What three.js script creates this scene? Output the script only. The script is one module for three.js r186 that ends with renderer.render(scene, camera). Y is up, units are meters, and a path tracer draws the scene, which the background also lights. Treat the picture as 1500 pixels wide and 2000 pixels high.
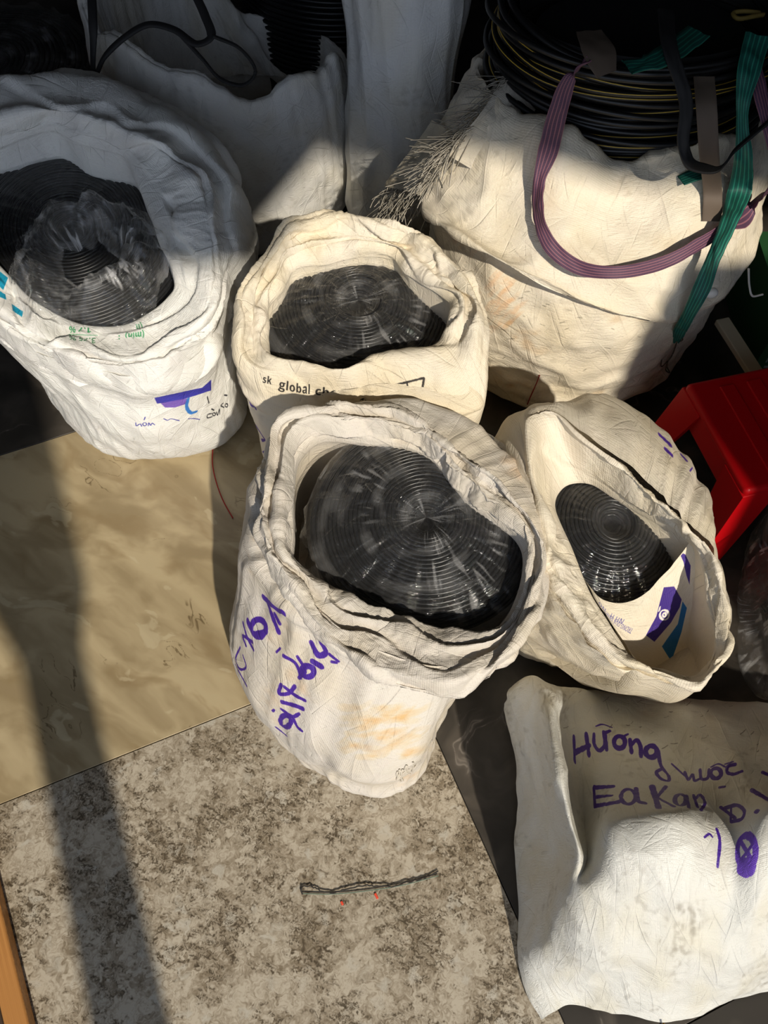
import * as THREE from 'three';
import { mergeGeometries } from 'three/addons/utils/BufferGeometryUtils.js';
import { RoundedBoxGeometry } from 'three/addons/geometries/RoundedBoxGeometry.js';
import { ImprovedNoise } from 'three/addons/math/ImprovedNoise.js';

// ---------------------------------------------------------------- camera, sky, sun, exposure
const FPX = 1600, PITCH = 60 * Math.PI / 180, EYE = 1.5;
const scene = new THREE.Scene();
const camera = new THREE.PerspectiveCamera(2 * Math.atan(1000 / FPX) * 180 / Math.PI, 0.75, 0.05, 60);
camera.position.set(0, EYE, 0);
camera.rotation.set(-PITCH, 0, 0);
camera.updateMatrixWorld(true);
scene.background = new THREE.Color().setRGB(0.72, 0.84, 1.06);
scene.backgroundIntensity = 1.0;
const SUN = new THREE.Vector3(0.287, 0.643, 0.710).normalize();   // towards the sun
const sun = new THREE.DirectionalLight(new THREE.Color().setRGB(1.0, 0.91, 0.77), 4.1);
sun.position.copy(SUN).multiplyScalar(8).add(new THREE.Vector3(0, 0, -0.8));
sun.target.position.set(0, 0, -0.8);
sun.castShadow = true;
sun.shadow.radius = 1.9;
sun.shadow.mapSize.set(4096, 4096);
Object.assign(sun.shadow.camera, { left: -3.5, right: 3.5, top: 3.5, bottom: -3.5, near: 0.5, far: 20 });
scene.add(sun, sun.target);
const renderer = new THREE.WebGLRenderer({ antialias: true });
renderer.toneMapping = THREE.LinearToneMapping;
renderer.toneMappingExposure = 1.0;
renderer.shadowMap.enabled = true;

// ---------------------------------------------------------------- helpers
const V3 = (x, y, z) => new THREE.Vector3(x, y, z);
let seed = 20240611;
const rnd = () => { seed = (seed * 1664525 + 1013904223) >>> 0; return seed / 4294967296; };
const rr = (a, b) => a + (b - a) * rnd();
const lerp = (a, b, t) => a + (b - a) * t;
const clamp = (x, a = 0, b = 1) => Math.min(b, Math.max(a, x));
const smooth = (a, b, x) => { const t = clamp((x - a) / (b - a)); return t * t * (3 - 2 * t); };
const IN = new ImprovedNoise();
const nz = (x, y, z) => IN.noise(x + 31.7, y + 17.3, z + 5.1);
const fbm = (x, y, z, o = 4) => { let s = 0, a = 0.5; for (let i = 0; i < o; i++) { s += a * nz(x, y, z); x *= 2.03; y *= 2.03; z *= 2.03; a *= 0.5; } return s; };
const ridge = (n) => 0.3 - Math.abs(n);
// sharp raised creases, as in crumpled woven plastic
function crumple(x, y, z, f, o = 3) {
  const wx = nz(x * f * 0.6, y * f * 0.6, z * f * 0.6 + 9) * 0.5, wy = nz(x * f * 0.6 + 7, y * f * 0.6, z * f * 0.6) * 0.5;
  let s = 0, a = 1, n = 0;
  for (let i = 0; i < o; i++) { s += a * (0.3 - Math.abs(nz(x * f + wx + i * 11, y * f + wy, z * f - wx))); n += a; a *= 0.5; f *= 2.1; }
  return s / n;
}
// photo pixel (1500 x 2000 frame) -> point on the horizontal plane at height h
function P(u, v, h = 0) {
  const x = (u - 750) / FPX, y = -(v - 1000) / FPX, c = Math.cos(PITCH), s = Math.sin(PITCH);
  const d = V3(x, y * c - s, -y * s - c), k = (h - EYE) / d.y;
  return V3(d.x * k, h, d.z * k);
}
const names = new Map();
function numbered(n) { const k = names.get(n) ?? 0; names.set(n, k + 1); return k ? n + '_' + String(k).padStart(3, '0') : n; }
function shade(o) { o.traverse((m) => { if (m.isMesh) { m.castShadow = true; m.receiveShadow = true; } }); return o; }
function mesh(name, geo, mat, parent) {
  const m = new THREE.Mesh(geo, mat); m.name = parent ? name : numbered(name);
  m.castShadow = m.receiveShadow = true; (parent ?? scene).add(m); return m;
}
function thing(name, label, category, group) {
  const g = new THREE.Group(); g.name = numbered(name); scene.add(g);
  g.userData = { label, category }; if (group) g.userData.group = group; return g;
}
function tag(o, label, category, group) { o.userData = { label, category }; if (group) o.userData.group = group; return o; }
function struct(o, label) { o.userData = { kind: 'structure', label, category: 'structure' }; return o; }
// move a thing's origin to a base point without moving what it shows
function baseAt(g, p) { g.position.copy(p); for (const c of g.children) c.position.sub(p); }

// grid of points -> geometry; uv in metres
function gridGeo(rows, closed, uvFn) {
  const R = rows.length, C = rows[0].length, pos = new Float32Array(R * C * 3), uv = new Float32Array(R * C * 2), idx = [];
  for (let i = 0; i < R; i++) for (let j = 0; j < C; j++) {
    const p = rows[i][j], k = i * C + j; pos[k * 3] = p.x; pos[k * 3 + 1] = p.y; pos[k * 3 + 2] = p.z;
    const t = uvFn(i, j); uv[k * 2] = t[0]; uv[k * 2 + 1] = t[1];
  }
  for (let i = 0; i < R - 1; i++) for (let j = 0; j < C - 1; j++) { const a = i * C + j, b = a + 1, c = a + C, d = c + 1; idx.push(a, c, b, b, c, d); }
  const g = new THREE.BufferGeometry();
  g.setAttribute('position', new THREE.BufferAttribute(pos, 3)); g.setAttribute('uv', new THREE.BufferAttribute(uv, 2)); g.setIndex(idx);
  g.computeVertexNormals();
  if (closed) { // weld normals across the seam
    const n = g.attributes.normal;
    for (let i = 0; i < R; i++) {
      const a = i * C, b = a + C - 1, v = V3(n.getX(a) + n.getX(b), n.getY(a) + n.getY(b), n.getZ(a) + n.getZ(b)).normalize();
      n.setXYZ(a, v.x, v.y, v.z); n.setXYZ(b, v.x, v.y, v.z);
    }
  }
  return g;
}
const cr = (a, b, c, d, t) => 0.5 * (2 * b + (c - a) * t + (2 * a - 5 * b + 4 * c - d) * t * t + (3 * b - a - 3 * c + d) * t * t * t);
const crV = (a, b, c, d, t) => V3(cr(a.x, b.x, c.x, d.x, t), cr(a.y, b.y, c.y, d.y, t), cr(a.z, b.z, c.z, d.z, t));
const NA = 288;   // samples round a ring
// closed outline -> NA points by angle round its centroid (angle 0 = +x, growing towards the viewer)
function ringPts(pts) {
  const cv = new THREE.CatmullRomCurve3(pts, true, 'centripetal'), S = cv.getPoints(480);
  const c = S.reduce((a, p) => a.add(p), V3(0, 0, 0)).multiplyScalar(1 / S.length), out = [];
  for (let j = 0; j < NA; j++) {
    const th = j / NA * Math.PI * 2, dx = Math.cos(th), dz = Math.sin(th); let best = null, br = -1;
    for (let i = 0; i < 480; i++) {
      const a = S[i], b = S[i + 1], ca = dx * (a.z - c.z) - dz * (a.x - c.x), cb = dx * (b.z - c.z) - dz * (b.x - c.x);
      if (ca * cb > 0 || ca === cb) continue;
      const t = ca / (ca - cb), p = a.clone().lerp(b, t), r = dx * (p.x - c.x) + dz * (p.z - c.z);
      if (r > br) { br = r; best = p; }
    }
    out.push(best ?? out[j - 1].clone());
  }
  out.c = c; return out;
}
const RP = (list, h) => ringPts(list.map(([u, v, hh]) => P(u, v, hh ?? h)));               // ring from photo pixels on a plane
function RC(cx, cz, rx, rz, h, fn) { // ring from an ellipse; fn(theta) adds height
  const out = []; for (let j = 0; j < NA; j++) { const t = j / NA * Math.PI * 2; out.push(V3(cx + rx * Math.cos(t), typeof h === 'function' ? h(t) : h, cz + rz * Math.sin(t))); }
  out.c = V3(cx, 0, cz); return out;
}
function mixR(a, b, t, h) { // between two rings, at height h (number, function of angle, or undefined)
  const out = a.map((p, j) => { const q = p.clone().lerp(b[j], t); if (h !== undefined) q.y = typeof h === 'function' ? h(j / NA * Math.PI * 2, q) : h; return q; });
  out.c = a.c.clone().lerp(b.c, t); return out;
}
function scaleR(a, k, h, shift) {
  const out = a.map((p, j) => { const q = V3(a.c.x + (p.x - a.c.x) * k, p.y, a.c.z + (p.z - a.c.z) * k); if (shift) q.add(shift); if (h !== undefined) q.y = typeof h === 'function' ? h(j / NA * Math.PI * 2, q) : h; return q; });
  out.c = a.c.clone(); if (shift) out.c.add(shift); return out;
}
const liftR = (a, dh) => { const o = a.map((p) => V3(p.x, p.y + dh, p.z)); o.c = a.c; return o; };
// skin over a stack of rings; disp(p, theta, s) moves the skin along its normal
function loft(rings, sub, disp, floor = 0.004) {
  const rows = [], S = [];
  for (let k = 0; k < rings.length - 1; k++) {
    const a = rings[Math.max(0, k - 1)], b = rings[k], c = rings[k + 1], d = rings[Math.min(rings.length - 1, k + 2)];
    const n = Array.isArray(sub) ? sub[k] : sub;
    for (let i = 0; i < n; i++) { const t = i / n; rows.push(b.map((_, j) => crV(a[j], b[j], c[j], d[j], t))); S.push(k + t); }
  }
  rows.push(rings.at(-1).map((p) => p.clone())); S.push(rings.length - 1);
  if (disp) {
    const src = rows.map((r) => r.map((p) => p.clone())), R = rows.length;
    for (let i = 0; i < R; i++) for (let j = 0; j < NA; j++) {
      const p = src[i][j], n = src[Math.max(0, i - 1)][j].clone().sub(src[Math.min(R - 1, i + 1)][j]).cross(src[i][(j + 1) % NA].clone().sub(src[i][(j + NA - 1) % NA]));
      if (n.lengthSq() < 1e-14) continue;
      n.normalize();
      rows[i][j].addScaledVector(n, -disp(p, j / NA * Math.PI * 2, S[i]));
      if (rows[i][j].y < floor) rows[i][j].y = floor;
    }
  }
  let circ = 0; for (const r of rows) { let s = 0; for (let j = 0; j < NA; j++) s += r[j].distanceTo(r[(j + 1) % NA]); circ = Math.max(circ, s); }
  const vl = [0]; for (let i = 1; i < rows.length; i++) { let s = 0; for (let j = 0; j < NA; j += 8) s += rows[i][j].distanceTo(rows[i - 1][j]); vl.push(vl[i - 1] + s / (NA / 8)); }
  const full = rows.map((r) => [...r, r[0].clone()]);
  const g = gridGeo(full, true, (i, j) => [j / NA * circ, vl[i]]);
  g.userData = { w: circ, h: vl.at(-1) };
  return g;
}
// tube along a polyline of Vector3, frame kept near world up
function sweep(pts, rad, radial = 6, closed = false, flat = 1) {
  const n = pts.length, rows = [];
  let up = V3(0, 1, 0);
  for (let i = 0; i < n; i++) {
    const t = pts[Math.min(n - 1, i + 1)].clone().sub(pts[Math.max(0, i - 1)]).normalize();
    let s = t.clone().cross(up); if (s.lengthSq() < 0.02) s = t.clone().cross(V3(1, 0, 0)); s.normalize();
    const u = s.clone().cross(t).normalize(), r = typeof rad === 'function' ? rad(i / (n - 1)) : rad, row = [];
    for (let k = 0; k <= radial; k++) { const a = k / radial * Math.PI * 2; row.push(pts[i].clone().addScaledVector(s, Math.cos(a) * r).addScaledVector(u, Math.sin(a) * r * flat)); }
    rows.push(row);
  }
  let L = 0; const ls = [0]; for (let i = 1; i < n; i++) ls.push(L += pts[i].distanceTo(pts[i - 1]));
  return gridGeo(rows, true, (i, k) => [ls[i], k / radial * 0.02]);
}
const curve = (pts, n) => new THREE.CatmullRomCurve3(pts, false, 'centripetal').getPoints(n);
// flat webbing: centre line, half width vector per point, thickness
function ribbon(pts, wide, thick = 0.0016, n = 90, wob = 0) {
  const C = curve(pts, n), Wc = curve(wide, n), rows = [];
  for (let i = 0; i <= n; i++) {
    const t = C[Math.min(n, i + 1)].clone().sub(C[Math.max(0, i - 1)]).normalize(), w = Wc[i].clone(); w.addScaledVector(t, -w.dot(t));
    const m = w.clone().cross(t).normalize(), row = [], K = 8;
    for (const side of [1, -1]) for (let k = 0; k <= K; k++) {
      const a = (k / K * 2 - 1) * side, ripple = wob * nz(C[i].x * 40 + a * 1.3, C[i].y * 40, C[i].z * 40);
      row.push(C[i].clone().addScaledVector(w, a).addScaledVector(m, side * thick / 2 + ripple));
    }
    row.push(row[0].clone()); rows.push(row);
  }
  let L = 0; const ls = [0]; for (let i = 1; i <= n; i++) ls.push(L += C[i].distanceTo(C[i - 1]));
  return gridGeo(rows, true, (i, k) => [(k % 9) / 8 * 0.03, ls[i]]);
}

// ---------------------------------------------------------------- textures
function dataTex(size, fn, srgb) {
  const d = new Uint8Array(size * size * 4);
  for (let y = 0; y < size; y++) for (let x = 0; x < size; x++) { const c = fn(x / size, y / size, x, y), k = (y * size + x) * 4; d[k] = clamp(c[0]) * 255; d[k + 1] = clamp(c[1]) * 255; d[k + 2] = clamp(c[2]) * 255; d[k + 3] = 255; }
  const t = new THREE.DataTexture(d, size, size); t.wrapS = t.wrapT = THREE.RepeatWrapping; t.magFilter = THREE.LinearFilter; t.minFilter = THREE.LinearMipmapLinearFilter; t.generateMipmaps = true;
  if (srgb) t.colorSpace = THREE.SRGBColorSpace; t.needsUpdate = true; return t;
}
const mix3 = (a, b, t) => [lerp(a[0], b[0], t), lerp(a[1], b[1], t), lerp(a[2], b[2], t)];
const beigeTex = dataTex(1024, (x, y) => { // one 1.25 m sheet
  const X = x * 5, Y = y * 5, a = 0.9, px = X * Math.cos(a) + Y * Math.sin(a), py = -X * Math.sin(a) + Y * Math.cos(a);
  const w = fbm(px * 0.9, py * 1.6, 3, 4), cloud = fbm(px * 1.2 + w * 1.6, py * 3.2 + w, 1, 5);
  let c = mix3([0.555, 0.49, 0.37], [0.69, 0.625, 0.495], smooth(-0.28, 0.3, cloud));
  c = mix3(c, [0.53, 0.455, 0.33], 0.6 * smooth(0.05, 0.4, fbm(px * 2.4 + 9, py * 5 + w * 2, 6, 4)));
  const patch = smooth(0.22, 0.27, fbm(px * 2.2 - 4, py * 3.5 + w * 3, 12, 5)); c = mix3(c, [0.735, 0.685, 0.565], 0.5 * patch);
  const v = Math.abs(fbm(px * 1.1 + w * 0.7, py * 3.4 + w * 2.2, 20, 5)); const gate = smooth(0.0, 0.3, fbm(px * 1.7, py * 1.7, 33, 3));
  c = mix3(c, [0.36, 0.30, 0.205], 0.8 * smooth(0.12, 0.34, gate * 0.4) * (1 - smooth(0.0, 0.010, v)));
  return c;
}, true);
const h2 = (x, y, k) => { let n = (x * 374761393 + y * 668265263 + k * 974634777) | 0; n = Math.imul(n ^ (n >>> 13), 1274126177); return ((n ^ (n >>> 16)) >>> 0) / 4294967296; };
const graniteTex = dataTex(1280, (x, y) => { // 0.8 m: feathery crystals with dark flecks between them
  const C = 34, w1 = nz(x * 46, y * 46, 2) * 0.6 + nz(x * 110, y * 110, 6) * 0.3, w2 = nz(x * 46 + 9, y * 46, 4) * 0.6 + nz(x * 110, y * 110, 16) * 0.3, X = x * C + w1, Y = y * C + w2, cx = Math.floor(X), cy = Math.floor(Y);
  let f1 = 9, f2 = 9, id = 0, ax = 0, ay = 0;
  for (let a = -1; a <= 1; a++) for (let b = -1; b <= 1; b++) { const qx = cx + a, qy = cy + b, kx = (qx + C) % C, ky = (qy + C) % C, dx = qx + h2(kx, ky, 1) - X, dy = qy + h2(kx, ky, 2) - Y, d = Math.hypot(dx, dy); if (d < f1) { f2 = f1; f1 = d; id = h2(kx, ky, 3); ax = dx; ay = dy; } else if (d < f2) f2 = d; }
  const st = nz(ax / (f1 + 0.08) * 4 + id * 50, ay / (f1 + 0.08) * 4, f1 * 1.5 + id * 9), fine = nz(x * 230, y * 230, 7), mid = nz(x * 62, y * 62, 31), big = nz(x * 9, y * 9, 1) + 0.6 * nz(x * 21, y * 21, 3);
  let c = mix3([0.70, 0.66, 0.59], [0.49, 0.44, 0.365], clamp(0.42 + (id - 0.5) * 0.55 + st * 0.8 + mid * 0.35 + big * 0.3 + fine * 0.2));
  c = mix3(c, [0.72, 0.70, 0.65], 0.65 * smooth(0.7, 0.95, h2(Math.floor(id * 9999), 3, 5)) * smooth(0.6, 0.1, f1));
  const edge = 1 - smooth(0.0, 0.16 + 0.2 * Math.max(0, st), f2 - f1), g = smooth(0.0, 0.42, mid * 0.7 + big * 0.5 + fine * 0.6);
  c = mix3(c, [0.29, 0.25, 0.195], 0.85 * edge * g);
  const fl = nz(x * 120 + st * 2, y * 120 - st * 2, 22), fl2 = nz(x * 75 - st * 1.5, y * 75 + st * 2, 42);
  c = mix3(c, [0.27, 0.235, 0.185], 0.8 * smooth(0.16, 0.34, fl + 0.25 * fine) * smooth(-0.3, 0.25, big + mid * 0.5));
  c = mix3(c, [0.33, 0.285, 0.22], 0.7 * (1 - smooth(0.0, 0.10, Math.abs(fl2))) * smooth(0.05, 0.4, big + mid * 0.6 + fine * 0.3));
  return c;
}, true);
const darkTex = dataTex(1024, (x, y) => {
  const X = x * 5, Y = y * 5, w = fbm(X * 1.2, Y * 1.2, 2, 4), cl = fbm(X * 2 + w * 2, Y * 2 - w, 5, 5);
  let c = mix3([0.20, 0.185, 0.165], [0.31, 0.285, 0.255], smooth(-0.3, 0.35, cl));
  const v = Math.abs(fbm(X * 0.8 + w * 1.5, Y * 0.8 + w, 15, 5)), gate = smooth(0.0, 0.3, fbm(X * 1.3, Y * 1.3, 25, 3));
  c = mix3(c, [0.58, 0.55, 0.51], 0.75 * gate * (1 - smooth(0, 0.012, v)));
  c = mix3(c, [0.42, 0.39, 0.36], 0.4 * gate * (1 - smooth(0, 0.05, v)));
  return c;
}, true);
const weaveBump = dataTex(512, (x, y) => { // 10 cm of woven tape, 3 mm tapes, plus small crinkles
  const n = 34, ix = Math.floor(x * n), iy = Math.floor(y * n), fx = x * n - ix, fy = y * n - iy, over = (ix + iy) & 1;
  const a = Math.sin(fx * Math.PI), b = Math.sin(fy * Math.PI), h = over ? Math.pow(a, 0.6) * (0.6 + 0.4 * b) : Math.pow(b, 0.6) * (0.6 + 0.4 * a);
  return [h, h, h];
});
const creaseBump = (() => { // 40 cm of sheet with long sharp creases and fine cross crinkles, tiling
  const S = 1024, h = new Float32Array(S * S);
  for (let y = 0; y < S; y++) for (let x = 0; x < S; x++) { const X = x / S, Y = y / S, bl = (t) => smooth(0.85, 1, t), f = (a, b) => 0.10 * nz(a * 9, b * 5, 1) - 0.16 * Math.abs(nz(a * 22 + nz(a * 6, b * 6, 3), b * 60, 2)) - 0.07 * Math.abs(nz(a * 60, b * 120, 5)); h[y * S + x] = lerp(lerp(f(X, Y), f(X - 1, Y), bl(X)), lerp(f(X, Y - 1), f(X - 1, Y - 1), bl(X)), bl(Y)); }
  for (let n = 0; n < 150; n++) { // each crease: a ridge with one steep side
    const x0 = rnd() * S, y0 = rnd() * S, a = (rnd() < 0.6 ? 1.57 : 0) + rr(-0.7, 0.7), L = rr(60, 420), w = rr(5, 16), A = rr(0.10, 0.34) * (rnd() < 0.5 ? 1 : -1), bend = rr(-0.0012, 0.0012), dx = Math.cos(a), dy = Math.sin(a);
    for (let t = 0; t < L; t++) for (let q = -w * 2; q <= w * 2; q += 0.7) {
      const c = bend * t * t, px = ((x0 + dx * t - dy * (q + c)) % S + S * 4) % S | 0, py = ((y0 + dy * t + dx * (q + c)) % S + S * 4) % S | 0, k = Math.sin(Math.PI * t / L) * A, v = k * (q > 0 ? Math.exp(-q / (w * 0.25)) : Math.exp(q / w * 1.4)), i = py * S + px;
      if (v > 0 ? v > h[i] : v < h[i]) h[i] = lerp(h[i], v, 0.55);
    }
  }
  return dataTex(S, (x, y, px, py) => { const v = clamp(0.5 + h[py * S + px]); return [v, v, v]; });
})();
const rep = (t, s) => { const c = t.clone(); c.repeat.set(1 / s, 1 / s); c.needsUpdate = true; return c; };
const bumpCloth = dataTex(1024, (x, y, px, py) => { // both in one 40 cm map
  const k = (py * 1024 + px) * 4, cr0 = creaseBump.image.data[k] / 255, wx = Math.floor((x * 4 % 1) * 512), wy = Math.floor((y * 4 % 1) * 512), wv = weaveBump.image.data[(wy * 512 + wx) * 4] / 255;
  const h = cr0 * 0.93 + wv * 0.07; return [h, h, h];
});
const bumpClothR = rep(bumpCloth, 0.4);

// a sack's own print: canvas over the whole skin, strokes placed by where they lie on the cloth
function project(p) { const c = Math.cos(PITCH), sn = Math.sin(PITCH), y = p.y - EYE, dep = -y * sn - p.z * c, up = y * c - p.z * sn; return [750 + FPX * p.x / dep, 1000 - FPX * up / dep, dep]; }
const binned = new Map();
function bins(m) { // triangles of a mesh sorted into 16 pixel cells of the photo
  if (binned.has(m)) return binned.get(m);
  m.updateWorldMatrix(true, false); const ps = m.geometry.attributes.position, ix = m.geometry.index, pr = [], B = new Map(), v = V3(0, 0, 0);
  for (let i = 0; i < ps.count; i++) pr.push(project(v.fromBufferAttribute(ps, i).applyMatrix4(m.matrixWorld)));
  for (let t = 0; t < ix.count; t += 3) { const a = pr[ix.getX(t)], b = pr[ix.getX(t + 1)], c = pr[ix.getX(t + 2)]; for (let x = Math.floor(Math.min(a[0], b[0], c[0]) / 16); x <= Math.max(a[0], b[0], c[0]) / 16; x++) for (let y = Math.floor(Math.min(a[1], b[1], c[1]) / 16); y <= Math.max(a[1], b[1], c[1]) / 16; y++) { const k = x * 4096 + y; if (!B.has(k)) B.set(k, []); B.get(k).push(t); } }
  const r = { B, pr }; binned.set(m, r); return r;
}
function hit(m, u, v) {
  const { B, pr } = bins(m), ix = m.geometry.index; let best = null;
  for (const t of B.get(Math.floor(u / 16) * 4096 + Math.floor(v / 16)) ?? []) {
    const id = [ix.getX(t), ix.getX(t + 1), ix.getX(t + 2)], [a, b, c] = id.map((k) => pr[k]), d = (b[1] - c[1]) * (a[0] - c[0]) + (c[0] - b[0]) * (a[1] - c[1]); if (!d) continue;
    const w0 = ((b[1] - c[1]) * (u - c[0]) + (c[0] - b[0]) * (v - c[1])) / d, w1 = ((c[1] - a[1]) * (u - c[0]) + (a[0] - c[0]) * (v - c[1])) / d, w2 = 1 - w0 - w1;
    if (w0 < -1e-4 || w1 < -1e-4 || w2 < -1e-4) continue; const z = w0 * a[2] + w1 * b[2] + w2 * c[2]; if (!best || z < best.z) best = { z, id, w: [w0, w1, w2] };
  }
  return best;
}
function hitUV(m, u, v) { const h = hit(m, u, v); if (!h) return null; const t = m.geometry.attributes.uv, o = new THREE.Vector2(); h.id.forEach((k, i) => { o.x += t.getX(k) * h.w[i]; o.y += t.getY(k) * h.w[i]; }); return o; }
// the point of a surface seen at a pixel, lifted off it; a plane at height h where the surface is not met
function onto(list, u, v, lift, h) {
  let best = null, bm = null; for (const m of list) { const q = hit(m, u, v); if (q && (!best || q.z < best.z)) { best = q; bm = m; } }
  if (!best) return P(u, v, h); const o = V3(0, 0, 0), p = V3(0, 0, 0); best.id.forEach((k, i) => o.addScaledVector(p.fromBufferAttribute(bm.geometry.attributes.position, k).applyMatrix4(bm.matrixWorld), best.w[i]));
  return o.addScaledVector(camera.position.clone().sub(o).normalize(), lift);
}
function clothSkin(geo, base, opt = {}) {
  const { w, h } = geo.userData, px = Math.min(2048 / w, 2048 / h, opt.res ?? 600), Wc = Math.round(w * px), Hc = Math.round(h * px);
  const cv = document.createElement('canvas'); cv.width = Wc; cv.height = Hc; const g = cv.getContext('2d');
  const low = document.createElement('canvas'), q = Math.min(1, 300 / px), Lw = Math.round(Wc * q), Lh = Math.round(Hc * q); low.width = Lw; low.height = Lh; const lg = low.getContext('2d');
  const im = lg.createImageData(Lw, Lh), dirt = opt.dirt ?? 0.3, stain = opt.stain ?? 0, off = opt.off ?? 0;
  for (let y = 0; y < Lh; y++) for (let x = 0; x < Lw; x++) {
    const X = x / Lw * w, Y = y / Lh * h, ang = X / w * Math.PI * 2, cx = Math.cos(ang) * w / 6.283, cz = Math.sin(ang) * w / 6.283;
    let c = mix3(base, opt.warm ?? [base[0] * 0.985, base[1] * 0.97, base[2] * 0.93], smooth(-0.2, 0.4, fbm(cx * 9 + off, Y * 9, cz * 9, 2)));
    if (dirt) {
      const d = smooth(0.10, 0.45, fbm(cx * 7 + off + 20, Y * 7, cz * 7 + 3, 3)) * smooth(-0.1, 0.4, fbm(cx * 60, Y * 60 + off, cz * 60, 2));
      c = mix3(c, [0.40, 0.36, 0.30], dirt * d);
      const sm = smooth(0.30, 0.45, nz(cx * 44 + 50 + off, Y * 100, cz * 44)) * smooth(0.0, 0.3, nz(cx * 8 + off, Y * 8 + 9, cz * 8)); c = mix3(c, [0.30, 0.27, 0.23], 0.3 * dirt * sm);
    }
    if (stain) { const t = smooth(0.12, 0.45, fbm(cx * 8 + 70, Y * 14, cz * 8 + off, 3)) * smooth(-0.3, 0.3, fbm(cx * 40, Y * 40, cz * 40, 2)); c = mix3(c, [0.80, 0.62, 0.42], stain * t); }
    const k = (y * Lw + x) * 4; im.data[k] = clamp(c[0]) * 255; im.data[k + 1] = clamp(c[1]) * 255; im.data[k + 2] = clamp(c[2]) * 255; im.data[k + 3] = 255;
  }
  lg.putImageData(im, 0, 0); g.imageSmoothingEnabled = true; g.drawImage(low, 0, 0, Wc, Hc);
  const tex = new THREE.CanvasTexture(cv); tex.colorSpace = THREE.SRGBColorSpace; tex.wrapS = tex.wrapT = THREE.RepeatWrapping; tex.repeat.set(1 / w, 1 / h);
  const mat = new THREE.MeshPhysicalMaterial({ map: tex, roughness: opt.rough ?? 0.5, bumpMap: bumpClothR, bumpScale: opt.bump ?? 0.0065, side: THREE.DoubleSide, transmission: opt.trans ?? 0.08, thickness: 0, specularIntensity: opt.spec ?? 0.5 });
  return { g, mat, w, h, Wc, Hc, to: (uv) => [uv.x / w * Wc, (1 - uv.y / h) * Hc], px: Wc / w };
}
// ink: list of polylines in zoom coordinates; map = [originX, originY, scale]
function ink(m, skin, map, color, width, lines, alpha = 0.92) {
  const { g } = skin; g.strokeStyle = color; g.lineCap = 'round'; g.lineJoin = 'round'; g.globalAlpha = alpha;
  for (const ln of lines) {
    let wd = width; if (typeof ln[0] === 'number') { wd = ln[0]; }
    const pts = ln.filter((p) => typeof p !== 'number').map(([x, y]) => V3(map[0] + x * map[2], map[1] + y * map[2], 0));
    const L = pts.reduce((s, p, i) => s + (i ? p.distanceTo(pts[i - 1]) : 0), 0), n = Math.max(2, Math.ceil(L / 3));
    const S = pts.length > 2 ? new THREE.CatmullRomCurve3(pts, false, 'centripetal').getPoints(n) : [0, 1].flatMap((i) => i ? [pts[1] ?? pts[0]] : Array.from({ length: n }, (_, k) => pts[0].clone().lerp(pts[1] ?? pts[0], k / n)));
    let prev = null;
    for (const p of S) {
      const uv = hitUV(m, p.x, p.y); if (!uv) { prev = null; continue; }
      const q = skin.to(uv);
      if (prev && Math.hypot(q[0] - prev[0], q[1] - prev[1]) < 0.035 * skin.px) { g.lineWidth = wd * skin.px * (0.85 + 0.3 * rnd()); g.beginPath(); g.moveTo(...prev); g.lineTo(...q); g.stroke(); }
      prev = q;
    }
  }
  g.globalAlpha = 1;
}
function patch(m, skin, map, color, poly, alpha = 0.95) {
  const { g } = skin, q = []; const pts = poly.map(([x, y]) => V3(map[0] + x * map[2], map[1] + y * map[2], 0));
  for (let i = 0; i < pts.length; i++) for (let k = 0; k < 5; k++) { const p = pts[i].clone().lerp(pts[(i + 1) % pts.length], k / 5), uv = hitUV(m, p.x, p.y); if (uv) q.push(skin.to(uv)); }
  if (q.length < 3) return; g.globalAlpha = alpha; g.fillStyle = color; g.beginPath(); q.forEach((p, i) => i ? g.lineTo(...p) : g.moveTo(...p)); g.closePath(); g.fill(); g.globalAlpha = 1;
}
// printed words: o = baseline start, r = baseline end, up = a point one cap height above the start
function print(m, skin, map, color, text, o, r, up, font = 'bold 100px sans-serif') {
  const { g } = skin, f = ([x, y]) => { const uv = hitUV(m, map[0] + x * map[2], map[1] + y * map[2]); return uv && skin.to(uv); };
  const a = f(o), b = f(r), c = f(up); if (!a || !b || !c) { console.log('print missed', text); return; }
  g.save(); g.font = font; const wpx = g.measureText(text).width, cap = 72;
  g.setTransform((b[0] - a[0]) / wpx, (b[1] - a[1]) / wpx, -(c[0] - a[0]) / cap, -(c[1] - a[1]) / cap, a[0], a[1]);
  g.fillStyle = color; g.fillText(text, 0, 0); g.restore();
}
const circ = (x, y, rx, ry = rx, a0 = 0, a1 = 6.5, n = 14) => Array.from({ length: n }, (_, i) => { const a = lerp(a0, a1, i / (n - 1)); return [x + rx * Math.cos(a), y + ry * Math.sin(a)]; });

// cloudiness of stretched plastic film: streaks along the pull, clear between (white = clear)
const haze = (f, lo) => { const t = dataTex(512, (x, y) => { const st = smooth(0.12, 0.5, nz(x * 60, y * 5, f) + 0.6 * nz(x * 150, y * 9, f + 3)) * smooth(-0.1, 0.4, nz(x * 5, y * 4, f + 8)); const v = 0.99 - lo * st - 0.3 * lo * smooth(0.1, 0.5, nz(x * 9, y * 9, f + 20)); return [v, v, v]; }); t.repeat.set(1 / 0.75, 1 / 0.25); return t; };
const hazeTex = haze(3, 0.16), hazeTex2 = haze(13, 0.34);
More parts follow.
